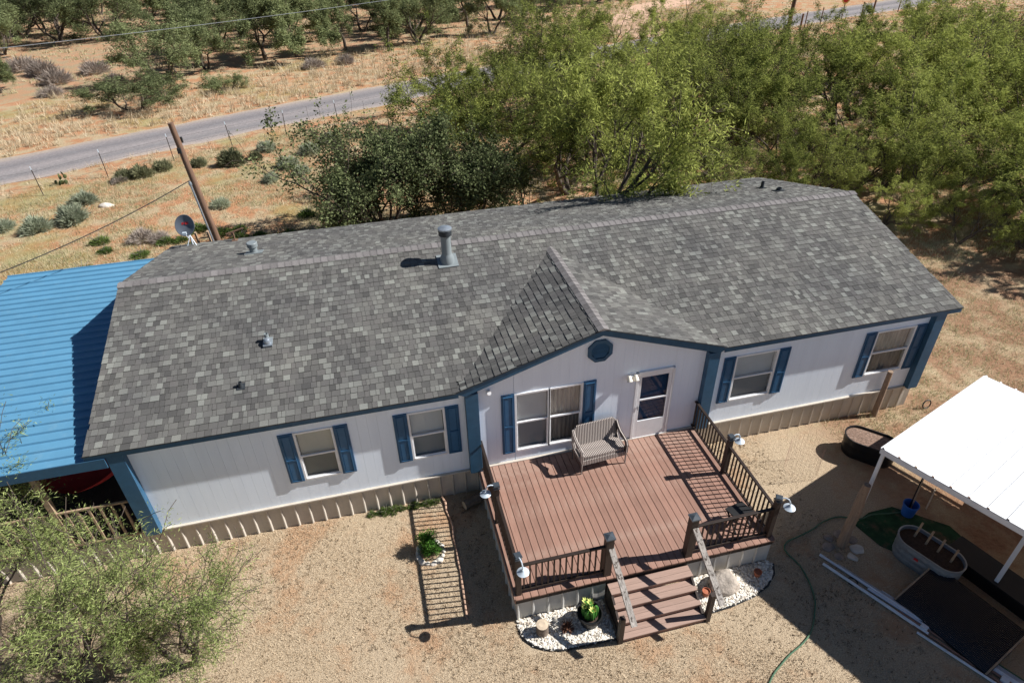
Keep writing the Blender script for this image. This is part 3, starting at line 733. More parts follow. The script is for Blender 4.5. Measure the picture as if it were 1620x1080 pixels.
def arm(xx):
    outer = []; inner = []; K = 28
    key_o = [(-.30, .30), (-.31, .50), (-.27, .58), (-.15, .60), (0, .61), (.12, .66), (.21, .74), (.22, .5), (.18, .30)]
    key_i = [(-.20, .36), (-.24, .46), (-.20, .53), (-.11, .53), (-.03, .49), (.05, .56), (.13, .58), (.14, .46), (.06, .36)]
    m_ = MB(); P = []; k = len(key_o)
    for off in (-.022, .022):
        P += [(xx+off, y, z) for y, z in key_o] + [(xx+off, y, z) for y, z in key_i]
    F = []
    for i in range(k):
        j = (i+1) % k
        F += [(i, j, k+j, k+i), (2*k+i, 3*k+i, 3*k+j, 2*k+j), (i, 2*k+i, 2*k+j, j), (k+i, k+j, 3*k+j, 3*k+i)]
    m_.poly(P, F).build('arm', 'wicker', ls)
arm(-.48); arm(.48)
MB().prism([(-.46, .22), (.46, .22), (.46, .33), (-.46, .33)], 'y', -.275, -.255).build('apron', 'wicker', ls)
for xx in (-.48, .48):
    for yy in (-.27, .18): MB().tube([(xx, yy, 0), (xx, yy, .34)], [.014, .02], 8).build('leg', 'wicker', ls)
# black camping stool folded on the deck
bs = thing('folding_stool', 'black folding stool in the railing corner of the deck', 'stool', (11.38, -2.86, DZ), R(12)); bs.scale = (1.25, 1.25, 1.15)
MB().poly([(-.17, -.13, .34), (.17, -.13, .34), (.17, .13, .31), (-.17, .13, .31), (-.17, -.13, .36), (.17, -.13, .36), (.17, .13, .33), (-.17, .13, .33)], [(0, 3, 2, 1), (4, 5, 6, 7), (0, 1, 5, 4), (1, 2, 6, 5), (2, 3, 7, 6), (3, 0, 4, 7)]).build('seat', 'boot_black', bs)
for sx in (-.15, .15):
    MB().bar((sx, -.17, 0), (sx, .12, .33), .02, .02).build('leg', 'boot_black', bs); MB().bar((sx, .17, 0), (sx, -.12, .345), .02, .02).build('leg', 'boot_black', bs)
MB().box(-.16, .16, -.02, .0, .12, .14).build('brace', 'boot_black', bs)

# ------------------------------------------------------------------ pebble beds before the deck
def inside(x, y, poly):
    c = False; j = len(poly)-1
    for i in range(len(poly)):
        if (poly[i][1] > y) != (poly[j][1] > y) and x < (poly[j][0]-poly[i][0])*(y-poly[i][1])/(poly[j][1]-poly[i][1])+poly[i][0]: c = not c
        j = i
    return c
BEDL = [(6.68, -3.39), (6.66, -3.60), (6.72, -3.80), (6.86, -3.97), (7.05, -4.08), (7.3, -4.16), (7.7, -4.19), (8.34, -4.20), (8.38, -3.39)]
BEDR = [(10.1, -3.39), (10.14, -4.17), (10.7, -4.14), (11.2, -4.06), (11.6, -3.92), (11.86, -3.72), (11.98, -3.5), (11.9, -3.39)]
def rock_mesh(seed, name='pebble'):
    bm = bmesh.new(); bmesh.ops.create_icosphere(bm, subdivisions=1, radius=1); r = random.Random(seed)
    for v in bm.verts: v.co *= r.uniform(.75, 1.15)
    V = np.array([v.co[:] for v in bm.verts]); F = [[v.index for v in f.verts] for f in bm.faces]; bm.free(); return V, F
RK = [rock_mesh(i) for i in range(6)]
for bi, (poly, lab) in enumerate(((BEDL, 'bed of pale pebbles around the cactus pot'), (BEDR, 'bed of pale pebbles around the clay pot'))):
    rng = np.random.default_rng(11+bi); V = []; F = []; off = 0
    x0, x1 = min(p[0] for p in poly), max(p[0] for p in poly); y0, y1 = min(p[1] for p in poly), max(p[1] for p in poly)
    n = 0
    while n < 2600:
        x, y = rng.uniform(x0, x1), rng.uniform(y0, y1)
        if not inside(x, y, poly): continue
        rv, rfc = RK[rng.integers(6)]; s = rng.uniform(.012, .027); a = rng.uniform(0, 6.28); ca, sa = math.cos(a), math.sin(a)
        q = rv*np.array([s*rng.uniform(.9, 1.6), s, s*.7]); q = np.stack([q[:, 0]*ca-q[:, 1]*sa+x, q[:, 0]*sa+q[:, 1]*ca+y, q[:, 2]+rng.uniform(.012, .035)], 1)
        V.append(q); F += [[i+off for i in f] for f in rfc]; off += len(rv); n += 1
    me = bpy.data.meshes.new('pebble_bed'); me.from_pydata(np.concatenate(V).tolist(), [], F); me.update(); me.materials.append(MATS['pebble_isl' if 'pebble_isl' in MATS else 'pebble'])
    o = link('pebble_bed', me); tag(o, lab, 'pebbles', kind='stuff')
    MB().prism(poly, 'z', .003, .012).build('bed_soil', 'limestone', o)
    e = MB().tube([(px_, py_, .02) for px_, py_ in poly[:-1] if py_ < -3.4], .022, 6).build('bed_edging', 'edging_black', o)
# pebbles vary stone by stone
m = MATS['pebble']; t = m.node_tree; p = t.nodes['Principled BSDF']; gn = t.nodes.new('ShaderNodeNewGeometry')
c = ramp(t, gn.outputs['Random Per Island'], [(.0, (.36, .29, .22)), (.25, (.58, .52, .43)), (.7, (.70, .66, .58)), (1., (.78, .74, .68))]); t.links.new(c, p.inputs['Base Color'])

def pot(name, label, loc, r, h, mat, soil='potting_soil', cat='pot', group=None):
    t_ = thing(name, label, cat, loc, 0, group)
    MB().lathe([(r*.72, 0), (r*.95, h*.85), (r*1.05, h*.86), (r*1.05, h), (r*.93, h), (r*.9, h*.8)], 22).build('pot_body', mat, t_, True)
    MB().lathe([(r*.9, h*.78), (r*.5, h*.82), (0, h*.82)], 16).build('soil', soil, t_, True); return t_
cp = pot('cactus_pot', 'green cactus with pale yellow tips in a black pot', (7.98, -3.76, .012), .23, .29, 'black_plastic', cat='potted cactus')
def ribbed(base, top, r, parent, nm='stem'):
    base, top = Vector(base), Vector(top); d = (top-base); L = d.length; q = d.to_track_quat('Z', 'Y').to_matrix().to_4x4(); q.translation = base
    b = MB(); n = 16; P = []; rows = 7
    for i in range(rows+1):
        t_ = i/rows; rr = r*(.8+.5*math.sin(math.pi*min(1, t_*.9+.1)))*(1 if t_ < .9 else .55)
        for k in range(n): P.append(q @ Vector((rr*(1 if k % 2 else .74)*math.cos(2*math.pi*k/n), rr*(1 if k % 2 else .74)*math.sin(2*math.pi*k/n), t_*L)))
    b.poly(P, [(i*n+k, i*n+(k+1) % n, (i+1)*n+(k+1) % n, (i+1)*n+k) for i in range(rows) for k in range(n)]+[tuple(rows*n+k for k in range(n))])
    b.build(nm, 'cactus_green', parent, True)
rng = random.Random(4)
for i in range(7):
    a = i*.9+.3; rr = .0 if i == 0 else .085; h = rng.uniform(.2, .3)+.1*(i == 0)
    bx, by = rr*math.cos(a), rr*math.sin(a); ribbed((bx, by, .2), (bx*1.3, by*1.3+.02, .24+h), .05, cp)
    tp = MB()
    for k in range(9):
        th = k*.7; q = Vector((bx*1.3+.02*math.cos(th), by*1.3+.02+.02*math.sin(th), .24+h)); e = q+Vector((.055*math.cos(th), .055*math.sin(th), .05+.02*(k % 2))); sd = Vector((-math.sin(th), math.cos(th), 0))*.018
        tp.poly([q, (q+e)/2+sd, e, (q+e)/2-sd], [(0, 1, 2, 3)])
    if i in (0, 2, 3, 5): tp.build('new_growth', 'cactus_tip', cp)
tp = pot('clay_pot', 'small empty terracotta pot on shaded pebbles', (11.52, -3.66, .012), .075, .14, 'terracotta', 'terracotta', 'pot')
tp = pot('clay_pot', 'small terracotta pot beside the stair newel post', (10.33, -3.80, .012), .075, .15, 'terracotta', 'terracotta', 'pot')
st_ = thing('log_stump', 'short sawn log standing upright in the pebbles', 'log', (7.07, -3.74, .01))
b = MB(); rng = random.Random(2); prof = []
for z, k in ((0, 1.06), (.1, 1.0), (.2, .98), (.255, 1)):
    prof.append((.115*k, z))
b.lathe(prof, 18); b.build('bark', 'stump_bark', st_, True); MB().lathe([(.112, .2555), (.06, .262), (0, .258)], 18).build('cut_face', 'stump_cut', st_)
dp = thing('dried_plant', 'dried brown spiky plant on the pebbles beside the log', 'dried plant', (7.53, -3.79, .015))
b = MB(); rng = random.Random(9)
for i in range(90):
    a = rng.uniform(0, 6.28); el = rng.uniform(.1, 1.5); L = rng.uniform(.08, .15); d_ = Vector((math.cos(a)*math.cos(el), math.sin(a)*math.cos(el), math.sin(el))); o_v = Vector((d_.x*.04, d_.y*.04, .02+.06*math.sin(el))); sd = d_.cross(Vector((0, 0, 1))).normalized()*.012
    b.poly([o_v-sd, o_v+sd, o_v+d_*L*.6+sd*.7, o_v+d_*L, o_v+d_*L*.6-sd*.7], [(0, 1, 2, 3, 4)])
b.lathe([(.0, .0), (.06, .01), (.05, .08), (0, .11)], 10); b.build('leaves', 'rust_plant', dp)
def boulder(name, label, cat, loc, size, seed, mat='limestone', rz=0, group=None, flat=.0):
    bm = bmesh.new(); bmesh.ops.create_icosphere(bm, subdivisions=3, radius=1); r = random.Random(seed); ph = [(Vector((r.uniform(-1, 1), r.uniform(-1, 1), r.uniform(-1, 1))).normalized(), r.uniform(.55, .95)) for _ in range(9)]
    for v in bm.verts:
        for n_, d_ in ph:
            e = v.co.dot(n_)-d_
            if e > 0: v.co -= n_*e*.85
        v.co += v.co.normalized()*.03*math.sin(v.co.x*9+seed)*math.cos(v.co.y*8)
        v.co.x *= size[0]; v.co.y *= size[1]; v.co.z = max(v.co.z, -.35)*size[2]
    zmin = min(v.co.z for v in bm.verts)
    for v in bm.verts: v.co.z -= zmin
    me = bpy.data.meshes.new(name); bm.to_mesh(me); bm.free(); me.materials.append(MATS[mat]); me.shade_smooth(); me.set_sharp_from_angle(angle=R(30))
    o = link(name, me, None, loc); o.rotation_euler = (0, 0, rz); return tag(o, label, cat, group)
M('slab_stone', (.42, .36, .30), .9, .3, 5, .8, 12, dirt=((.22, .15, .10), 4, .52, .72), bdist=.03)
boulder('flat_rock', 'large tan stone slab in pebbles beside the steps', 'rock', (10.78, -3.70, .02), (.36, .25, .27), 3, 'slab_stone', R(8))
boulder('rock', 'pale flat stone on the orange soil behind the porch', 'rock', (-6.3, 20.9, -.02), (.34, .2, .14), 5)

# ------------------------------------------------------------------ lawn plant in stone ring, edging, log
def leaves(n, rng, centres, spread, ln, wd, droop=.3, upb=0.):
    """diamond leaves scattered about given centres"""
    idx = rng.integers(0, len(centres), n); c = centres[idx] + rng.normal(0, 1, (n, 3))*spread
    a = rng.uniform(0, 2*np.pi, n); zz = rng.normal(-droop+upb, .45, n)
    d = np.stack([np.cos(a), np.sin(a), zz], 1); d /= np.linalg.norm(d, axis=1)[:, None]
    L = (ln*rng.uniform(.6, 1.35, n))[:, None]; s = np.cross(d, rng.normal(0, 1, (n, 3))); s /= np.linalg.norm(s, axis=1)[:, None]; s *= (wd*rng.uniform(.6, 1.3, n))[:, None]
    q = np.stack([c-d*L/2, c+s/2, c+d*L/2, c-s/2], 1).reshape(-1, 3); q[:, 2] = np.maximum(q[:, 2], .02); return q
fp = thing('fern_plant', 'bushy green plant inside a ring of white stones on the lawn', 'plant', (5.30, -1.42, 0))
rng = np.random.default_rng(21); pts = []
for i in range(26):
    a = rng.uniform(0, 6.28); r_ = rng.uniform(.02, .22); pts.append((r_*math.cos(a), r_*math.sin(a)*1.15, rng.uniform(.1, .46)))
link('foliage', np_mesh('foliage', leaves(2600, rng, np.array(pts), .05, .07, .016, .1), None, 'fern_leaf', 4), fp)
b = MB()
for q in pts: b.tube([(q[0]*.3, q[1]*.3, 0), (q[0]*.8, q[1]*.8, q[2]*.6), q], [.008, .005, .003], 5)
b.build('stem', 'hose_green', fp)
for i in range(13):
    a = i/13*6.283; s = .055+.02*((i*7) % 3)/2
    boulder('ring_stone', 'white stone of the ring around the bushy lawn plant', 'stone', (5.31+.27*math.cos(a), -1.47+.27*math.sin(a), -.008), (s*1.3, s, s*.9), 40+i, rz=a+1.57, group='stones ringing the lawn plant')
b = MB(); pe = [(5.76, -.02), (5.82, -.25), (5.80, -.45), (5.85, -.70), (5.87, -.95), (5.84, -1.2), (5.85, -1.5), (5.83, -1.8), (5.84, -2.1), (5.81, -2.45), (5.79, -2.8), (5.77, -3.15)]
b.tube([(x, y, .025+.012*math.sin(i*2.1)) for i, (x, y) in enumerate(pe)], [.025+.006*math.sin(i*1.7) for i in range(len(pe))], 7)
tag(b.build('garden_edging', 'edging_wood', None, True), 'crooked thin wooden edging laid on the lawn beside the deck', 'edging')
lg = thing('log_block', 'dark log lying in shade between deck and house', 'log', (6.40, -.42, 0), R(20))
MB().tube([(-.2, 0, .11), (0, .01, .115), (.2, 0, .11)], [.105, .11, .105], 14).build('bark', 'stump_bark', lg, True); MB().lathe([(0, .0), (.1, .0), (.1, .004), (0, .006)], 14, mat=Matrix.Translation((-.201, 0, .11)) @ Matrix.Rotation(R(-90), 4, 'Y')).build('cut_face', 'stump_cut', lg)

# ------------------------------------------------------------------ carport and the things around it
CA = R(22.6)
cp_ = thing('carport', 'carport with a white ribbed metal roof on steel posts', 'carport', (13.77, -3.29, 0), CA)
CH = 2.58; CW, CLn = 4.75, 7.2; CT = math.atan(.55/4.75); cz_ = lambda lx: CH-lx*math.tan(CT)
ns = 8; sw_ = CLn/ns; me = rib_sheet(sw_, CW, 3, .03).mesh('roof_sheet'); me.materials.append(MATS['white_metal'])
for i in range(ns): link('roof_sheet', me, cp_, (0, -CLn+i*sw_, CH)).rotation_euler = (0, CT, 0)
f = MB(); f.box(.0, .03, -CLn, 0, CH-.11, CH-.012); f.box(.0, .075, -CLn, 0, CH-.13, CH-.112); f.build('eave_channel', 'white_steel', cp_)
f = MB(); f.box(CW-.03, CW, -CLn, 0, cz_(CW)-.11, cz_(CW)-.012); f.build('eave_channel', 'white_steel', cp_)
for i in range(5): MB().bar((.08, -.08-i*1.7, cz_(.08)-.062), (CW-.06, -.08-i*1.7, cz_(CW-.06)-.062), .04, .09).build('purlin', 'white_steel', cp_)
for (lx, ly) in ((.05, -.06), (CW-.08, -.06), (.05, -6.7), (CW-.08, -6.7)): MB().box(lx-.03, lx+.03, ly-.03, ly+.03, 0, cz_(lx)-.11).build('steel_post', 'white_steel', cp_)
def to_local(x, y): dx, dy = x-13.77, y+3.29; return (dx*math.cos(CA)+dy*math.sin(CA), -dx*math.sin(CA)+dy*math.cos(CA))
lx, ly = to_local(15.65, -5.09); MB().box(lx-.035, lx+.035, ly-.035, ly+.035, 0, cz_(lx)-.11).build('steel_post', 'white_steel', cp_)

wp = MB(); pts = [(0, 0, 0), (.01, .01, .5), (.025, 0, 1.0), (.02, .01, 1.45), (.03, .0, 1.78)]; wp.tube(pts, [.10, .095, .092, .085, .065], 12)
o = wp.build('wooden_post', 'wood_post', None, True, (13.60, -3.44, 0)); tag(o, 'weathered wooden post ringed by stones under the carport corner', 'post')
rng = random.Random(8)
for i in range(7):
    a = i/7*6.283+.3; s = rng.uniform(.09, .14)
    boulder('flat_stone', 'flat stone lying round the foot of the weathered wooden post', 'stone', (13.60+.30*math.cos(a), -3.47+.28*math.sin(a), -.01), (s*1.2, s, .045), 60+i, 'limestone' if i in (5, 6) else 'post_stone', a, 'stones round the wooden post')
o = MB().tube([(0, 0, 0), (.01, .005, .7), (.0, .0, 1.42)], [.07, .066, .06], 12).build('wooden_post', 'wood_post', None, True, (16.97, -.16, 0)); tag(o, 'brown round wooden post against the house skirting', 'post')

def oval_tank(name, label, loc, rz, lx, wy, h, mat, fill, zf, ridges=2, logo=False):
    t_ = thing(name, label, 'stock tank', loc, rz); b = MB(); n = 36
    def ring(k, z):
        P = []
        for i in range(n):
            th = 2*math.pi*i/n; c, s = math.cos(th), math.sin(th); r_ = wy/2*k; ex = (lx-wy)/2
            P.append((r_*c+(ex if c > 0 else -ex if c < 0 else 0), r_*s, z))
        return P
    prof = [(.93, 0)]
    for k_, z in enumerate(np.linspace(.03, h-.03, 4*ridges+1)): prof.append((.95+.05*z/h+(.035 if k_ % 4 in (1, 2) else 0), float(z)))
    prof += [(1.0, h-.02), (1.06, h-.015), (1.06, h), (.97, h), (.95, zf-.02)]
    P = []; 
    for k, z in prof: P += ring(k, z)
    m = len(prof); b.poly(P, [(i*n+k, i*n+(k+1) % n, (i+1)*n+(k+1) % n, (i+1)*n+k) for i in range(m-1) for k in range(n)]); b.build('tank_body', mat, t_, True)
    f = MB(); f.poly(ring(.955, zf)+[(0, 0, zf+.03)], [(i, (i+1) % n, n) for i in range(n)]); f.build('soil', fill, t_, True)
    return t_
oval_tank('stock_tank', 'black oval stock tank filled with wood chips by the carport', (15.83, -1.33, 0), R(-48), 1.15, .66, .52, 'black_plastic', 'wood_chips', .47)
tk = oval_tank('stock_tank', 'galvanised oval stock tank with wooden stakes under the carport', (14.86, -4.26, 0), R(-68), 1.22, .62, .52, 'galvanised', 'potting_soil', .44, 3)
lg_ = MB().poly([(-.05, -.03, 0), (.05, -.03, 0), (.03, .03, 0), (-.03, .03, 0)], [(0, 1, 2, 3)]).build('logo', 'logo_red', tk)
lg_.matrix_local = Matrix.Translation((-.08, -.325, .33)) @ Matrix.Rotation(R(90), 4, 'X')
for i, (sx, sy) in enumerate(((-.36, .08), (-.13, .06), (.10, .06), (.36, .04))):
    o = MB().box(-.018, .018, -.018, .018, 0, .46).build('wooden_stake', 'porch_wood', tk); o.location = (sx, sy, .40); o.rotation_euler = (R(3*(i-1)), R(3), 0)
bk = thing('bucket', 'blue bucket holding tool handles beside the green turf', 'bucket', (15.47, -3.10, 0))
MB().lathe([(.12, 0), (.15, .30), (.16, .30), (.16, .33), (.145, .33), (.115, .04), (0, .04)], 22).build('bucket_body', 'blue_bucket', bk, True)
for (px_, py_, nm, lab, mt, rr, tip) in ((.03, .05, 'broom', 'black broom handle leaning out of the blue bucket', 'black_plastic', .014, (.34, .28, 1.25)), (.06, -.02, 'hoe', 'thin pale tool handle leaning out of the blue bucket', 'porch_wood', .011, (.16, .12, .95))):
    tt = thing(nm, lab, 'tool', (15.47, -3.10, .05)); MB().tube([(px_*.5, py_*.5, 0), tip], rr, 8).build('handle', mt, tt)
    MB().bar((px_*.5-.05, py_*.5, .0), (px_*.5+.05, py_*.5, .0), .02, .06).build('head', mt, tt)
o = MB().bar((0, 0, .01), (.62, .42, .04), .03, .02).build('wooden_lath', 'stump_cut', None, False, (15.95, -3.10, .004)); tag(o, 'pale wooden lath lying on red soil beside the bucket', 'lath')
# artificial turf mat
tm = [(14.2, -3.05), (14.7, -2.86), (15.3, -2.85), (16.1, -3.6), (16.2, -4.6), (15.7, -4.9), (14.75, -4.15), (14.35, -3.65)]
b = MB().prism(tm, 'z', .004, .016); o = b.build('turf_mat', 'turf_green'); tag(o, 'green artificial turf mat under the galvanised tank', 'turf mat')
# black ribbed panel and black box
pa = math.atan2(-6.07+4.49, 15.32-14.85)
bp_ = thing('black_crate', 'long black plastic crate standing behind the ribbed panel', 'crate', (15.55, -5.05, 0), pa)
MB().box(-.85, .85, -.02, .55, 0, .30).box(-.87, .87, -.04, .57, .301, .33).build('crate_body', 'black_plastic', bp_, bevel=.01)
for i in range(6): MB().box(-.75+i*.27, -.55+i*.27, .56, .575, .08, .26).build('side_rib', 'black_plastic', bp_)
pn = thing('ribbed_panel', 'black ribbed panel with pale end strips lying sloped beside pipes', 'panel', (14.52, -5.45, 0), pa)
pm = Matrix.Rotation(R(15), 4, 'X')
MB().box(-.86, .86, -.58, .58, .0, .03, Matrix.Translation((0, 0, .17)) @ pm).build('panel_board', 'black_plastic', pn)
for i in range(34):
    y0 = -.56+i*.033; MB().box(-.82, .82, y0, y0+.018, .031, .043, Matrix.Translation((0, 0, .17)) @ pm).build('rib', 'black_ribbed', pn)
for sx in (-.855, .825): MB().box(sx, sx+.03, -.58, .58, .031, .05, Matrix.Translation((0, 0, .17)) @ pm).build('end_strip', 'porch_wood', pn)
MB().box(-.8, .8, .45, .52, 0, .22).build('prop', 'black_plastic', pn)
# pipes and lumber pile
rng = random.Random(6); dirv = Vector((14.6-13.01, -6.58+3.55, 0)).normalized(); sdv = Vector((dirv.y, -dirv.x, 0))
PILE = [(0, 0, 4.2, .028, 'pvc_white', 'long white pipe on the edge of the pile nearest the wooden post'), (-.16, .15, 2.0, .03, 'pvc_white', 'short thick white pipe sticking out beside the long white pipe'),
        (.02, 1.15, 3.0, .026, 'pvc_dull', 'dull grey pipe in the middle of the pipe pile'), (-.06, 1.0, 3.2, .024, 'pvc_white', 'thin white pipe lying in the middle of the pipe pile'), (-.12, 1.6, 2.4, .02, 'copper_pipe', 'rusty brown rod lying among the pipes'),
        (.08, 1.2, 2.9, .024, 'pvc_dull', 'dull grey pipe on the pile side facing the ribbed panel'), (.055, 0.35, 4.0, .018, 'pvc_dull', 'thin dull pipe tucked beside the long white pipe'), (-.09, 2.0, 2.2, .018, 'copper_pipe', 'short brown rod near the white blocks'), (.12, 1.5, 2.6, .015, 'hose_green', 'thin green rod on the panel side of the pipes'), (-.20, 1.9, 2.2, .02, 'copper_pipe', 'thin brown rod beside the blue-grey pipe'), (-.30, 2.0, 1.7, .024, 'pvc_white', 'loose pale pipe lying apart from the pile')]
for (so_, st0, ln, r_, mt, lab) in PILE:
    p0 = Vector((13.01, -3.55, r_+.002))+dirv*st0+sdv*(-so_) ; p1 = p0+dirv*ln+sdv*rng.uniform(-.04, .04)
    b = MB(); b.tube([p0, p0.lerp(p1, .5)+Vector((0, 0, .004)), p1], r_, 10, False); b.tube([p0, p0.lerp(p1, .5)+Vector((0, 0, .004)), p1], r_*.82, 10, False)
    tag(b.build('pipe', mt, None, True), lab, 'pipe')
for k, t0 in enumerate((2.05, 3.35)):
    c_ = Vector((13.01, -3.55, .0))+dirv*t0+sdv*.13
    o = MB().box(-.06, .06, -.05, .05, 0, .085).build('pipe_block', 'pvc_white', None, False, c_, .008); o.rotation_euler = (0, 0, math.atan2(dirv.y, dirv.x)); tag(o, 'small white block resting across the pile of pipes', 'block', 'white blocks on the pipe pile')
# hose
HP = [(15.45, -3.04), (15.1, -3.0), (14.7, -2.93), (14.4, -2.97), (14.0, -2.80), (13.6, -2.83), (13.26, -2.95), (12.85, -3.04), (12.55, -3.10), (12.40, -3.25), (12.42, -3.45), (12.47, -3.67), (12.44, -3.98), (12.37, -4.24), (12.26, -4.48), (12.12, -4.66), (11.95, -4.86), (11.76, -5.02), (11.5, -5.15), (11.22, -5.25), (10.95, -5.38), (10.70, -5.52), (10.45, -5.75), (10.3, -6.1)]
hp = resample(HP, .08); o = MB().tube([(q.x, q.y, .022) for q in hp], .016, 8).build('garden_hose', 'hose_green', None, True); tag(o, 'green garden hose snaking over the lawn from the carport', 'hose')
hc = MB().tube([(13.25+.09*math.cos(i*.4), -4.25+.09*math.sin(i*.4), .012) for i in range(17)], .01, 6); tag(hc.build('rubber_ring', 'black_plastic', None, True), 'small dark rubber ring on the shaded soil beside the pipes', 'ring')
rr = MB().tube([(18.44+.12*math.cos(i*.4), -.26+.02*math.sin(i*.4), .13+.12*math.sin(i*.4)) for i in range(17)], .016, 6); tag(rr.build('iron_ring', 'wire_dark', None, True), 'dark iron ring standing in dry grass past the house corner', 'ring')
# table under the carport
tb = thing('table', 'rounded brown table standing under the carport roof', 'table', (17.9, -3.85, 0), R(-63))
b = MB(); ol = []
for cx, cy, a0 in ((.5, .22, 0), (-.5, .22, 90), (-.5, -.22, 180), (.5, -.22, 270)):
    for k in range(5): a = R(a0+k*22.5); ol.append((cx+.1*math.cos(a), cy+.1*math.sin(a)))
b.prism(ol, 'z', .70, .735).build('table_top', 'pole_wood', tb)
for sx in (-.48, .48):
    for sy in (-.22, .22): MB().bar((sx, sy, 0), (sx, sy, .7), .05, .05).build('leg', 'pole_wood', tb)
# wire cage
wc = MB(); rngs = [(14.05, -1.32)]
for k in range(26):
    a = k/26*6.283; wc.tube([(14.05+.36*math.cos(a), -1.35+.36*math.sin(a), 0), (14.05+.36*math.cos(a), -1.35+.36*math.sin(a), .85)], .0013, 3, False)
for j in range(9):
    wc.tube([(14.05+.36*math.cos(i/20*6.283), -1.35+.36*math.sin(i/20*6.283), .02+j*.102) for i in range(21)], .0013, 3, False)
tag(wc.build('wire_cage', 'copper_pipe'), 'thin round wire mesh cage standing on the lawn', 'cage')

# ------------------------------------------------------------------ roof-side pole, dish, wires
pl = thing('service_pole', 'brown wooden service pole with conduit behind the house', 'pole', (.66, 9.8, 0))
MB().tube([(0, 0, 0), (-.21, 0, 2.6), (-.36, 0, 4.4), (-.5, 0, 6.18)], [.11, .098, .09, .08], 12).build('pole_shaft', 'pole_wood', pl, True)
MB().tube([(-.15, -.16, 0), (-.30, -.155, 2.56), (-.45, -.14, 4.45)], .028, 8).lathe([(.045, 0), (.05, .05), (.03, .11), (0, .12)], 10, (-.45, -.14, 4.42)).build('conduit', 'galvanised', pl, True)
MB().box(-.52, -.42, -.14, -.05, 5.35, 5.5).box(-.40, -.34, .04, .12, 5.6, 5.75).build('bracket', 'wire_dark', pl)
cb = MB()
def cable(b, p, q, sag, r, n=20):
    p, q = Vector(p), Vector(q); b.tube([p.lerp(q, i/n)-Vector((0, 0, sag*4*(i/n)*(1-i/n))) for i in range(n+1)], r, 5)
cable(cb, (.22, 9.66, 4.56), (-9.5, 3.2, 3.95), .62, .013, 30); tag(cb.build('service_cable', 'wire_dark', None, True), 'black cable dropping from the service pole across the porch roof', 'cable')
dsh = thing('satellite_dish', 'dark grey satellite dish with red mark on the roof edge', 'satellite dish', (.07, 8.46, main_z(8.46)+.01))
dm = Matrix.Translation((0, -.06, .62)) @ Matrix.Rotation(R(62), 4, 'X') @ Matrix.Rotation(R(-12), 4, 'Y')
b = MB(); prof = [(0, 0), (.1, .008), (.2, .03), (.30, .07), (.305, .075), (.295, .08), (.2, .045), (.1, .022), (0, .014)]; b.lathe(prof, 28, sx=.92, sy=1.0, mat=dm); b.build('reflector', 'dish_grey', dsh, True)
b = MB()   # red lettering strokes on the reflector face
for i, (u, v, wd, hh) in enumerate(((-.09, .06, .022, .07), (-.055, .085, .05, .018), (-.055, .05, .05, .018), (.01, .06, .022, .07), (.045, .06, .022, .07), (.08, .085, .05, .018), (.08, .05, .022, .05))):
    b.box(u-wd/2, u+wd/2, v-hh/2, v+hh/2, .024, .03, dm)
b.build('mark', 'logo_red', dsh)
MB().tube([(0, .02, 0), (0, .02, .3), (.0, .03, .5), (0, -.0, .6)], .022, 8).tube([(-.12, -.1, .02), (0, .02, .28)], .012, 6).tube([(.12, -.1, .02), (0, .02, .28)], .012, 6).build('mast', 'pale_shade', dsh, True)
MB().tube([(0, -.02, .3), (.02, -.28, .34), (-.02, -.36, .50)], .012, 6).box(-.07, .03, -.40, -.33, .48, .55).build('feed_arm', 'pale_shade', dsh)
an = thing('antenna_bracket', 'small dark metal bracket on the back roof edge', 'bracket', (1.26, 8.3, main_z(8.3)+.015))
MB().box(-.08, .08, -.08, .08, 0, .02).tube([(0, 0, .0), (0, 0, .25)], .02, 8).bar((-.2, -.0, .22), (.3, .05, .33), .04, .03).build('arm', 'pole_wood', an)
ld = thing('ladder', 'wooden ladder leaning on the back eave beside the pole', 'ladder', (.26, 9.55, 0))
for sx in (-.17, .17): MB().bar((sx, 0, 0), (sx-.01, -.52, 3.22), .05, .09).build('side_rail', 'porch_wood', ld)
for i in range(10): MB().bar((-.15, -.16*(.3+i*.3)*.98-.0, .3+i*.3), (.15, -.16*(.3+i*.3)*.98, .3+i*.3), .03, .03).build('rung', 'porch_wood', ld)

# ------------------------------------------------------------------ fence, sign, power line
fn = thing('wire_fence', 'barbed wire fence on thin metal posts along the road', 'fence')
FL = [(-22, 17.6), (-13, 22.5), (-9.6, 23.2), (-7.2, 24.9), (-4.4, 26.6), (-1.6, 28.0), (1.2, 29.4), (4.2, 30.7), (8, 32.4), (12, 34.0), (16, 35.7), (20, 37.4), (24, 39.1), (28, 40.8), (33, 42.9), (38, 44.8), (43, 46.8)]
TP = MB().box(-.018, .018, -.006, .006, 0, 1.25).box(-.006, .006, .006, .035, 0, 1.25).mesh('fence_post'); TP.materials.append(MATS['post_dark'])
TT = MB().box(-.02, .02, -.008, .037, 1.251, 1.40).mesh('post_tip'); TT.materials.append(MATS['pale_shade'])
for i, (x, y) in enumerate(FL):
    o = link('fence_post', TP, fn, (x, y, 0)); o.rotation_euler = (R(random.uniform(-3, 3)), R(random.uniform(-4, 4)), R(25)); link('post_tip', TT, o)
for z in (.45, .8, 1.15):
    b = MB(); b.tube([(x, y, z) for x, y in FL], .004, 3, False); b.build('fence_wire', 'wire_dark', fn)
fe = thing('post_fence', 'wire fence on stout dark wooden posts beside the far road', 'fence')
FE = [(47.1, 48.0), (48.4, 49.2), (51.1, 50.6), (57.0, 52.3), (58.85, 52.97), (63, 54.2)]
for i, (x, y) in enumerate(FE): MB().tube([(x, y, 0), (x+.03, y, 1.5)], [.10 if i in (0, 4) else .055, .09 if i in (0, 4) else .05], 8).build('fence_post', 'pole_wood', fe)
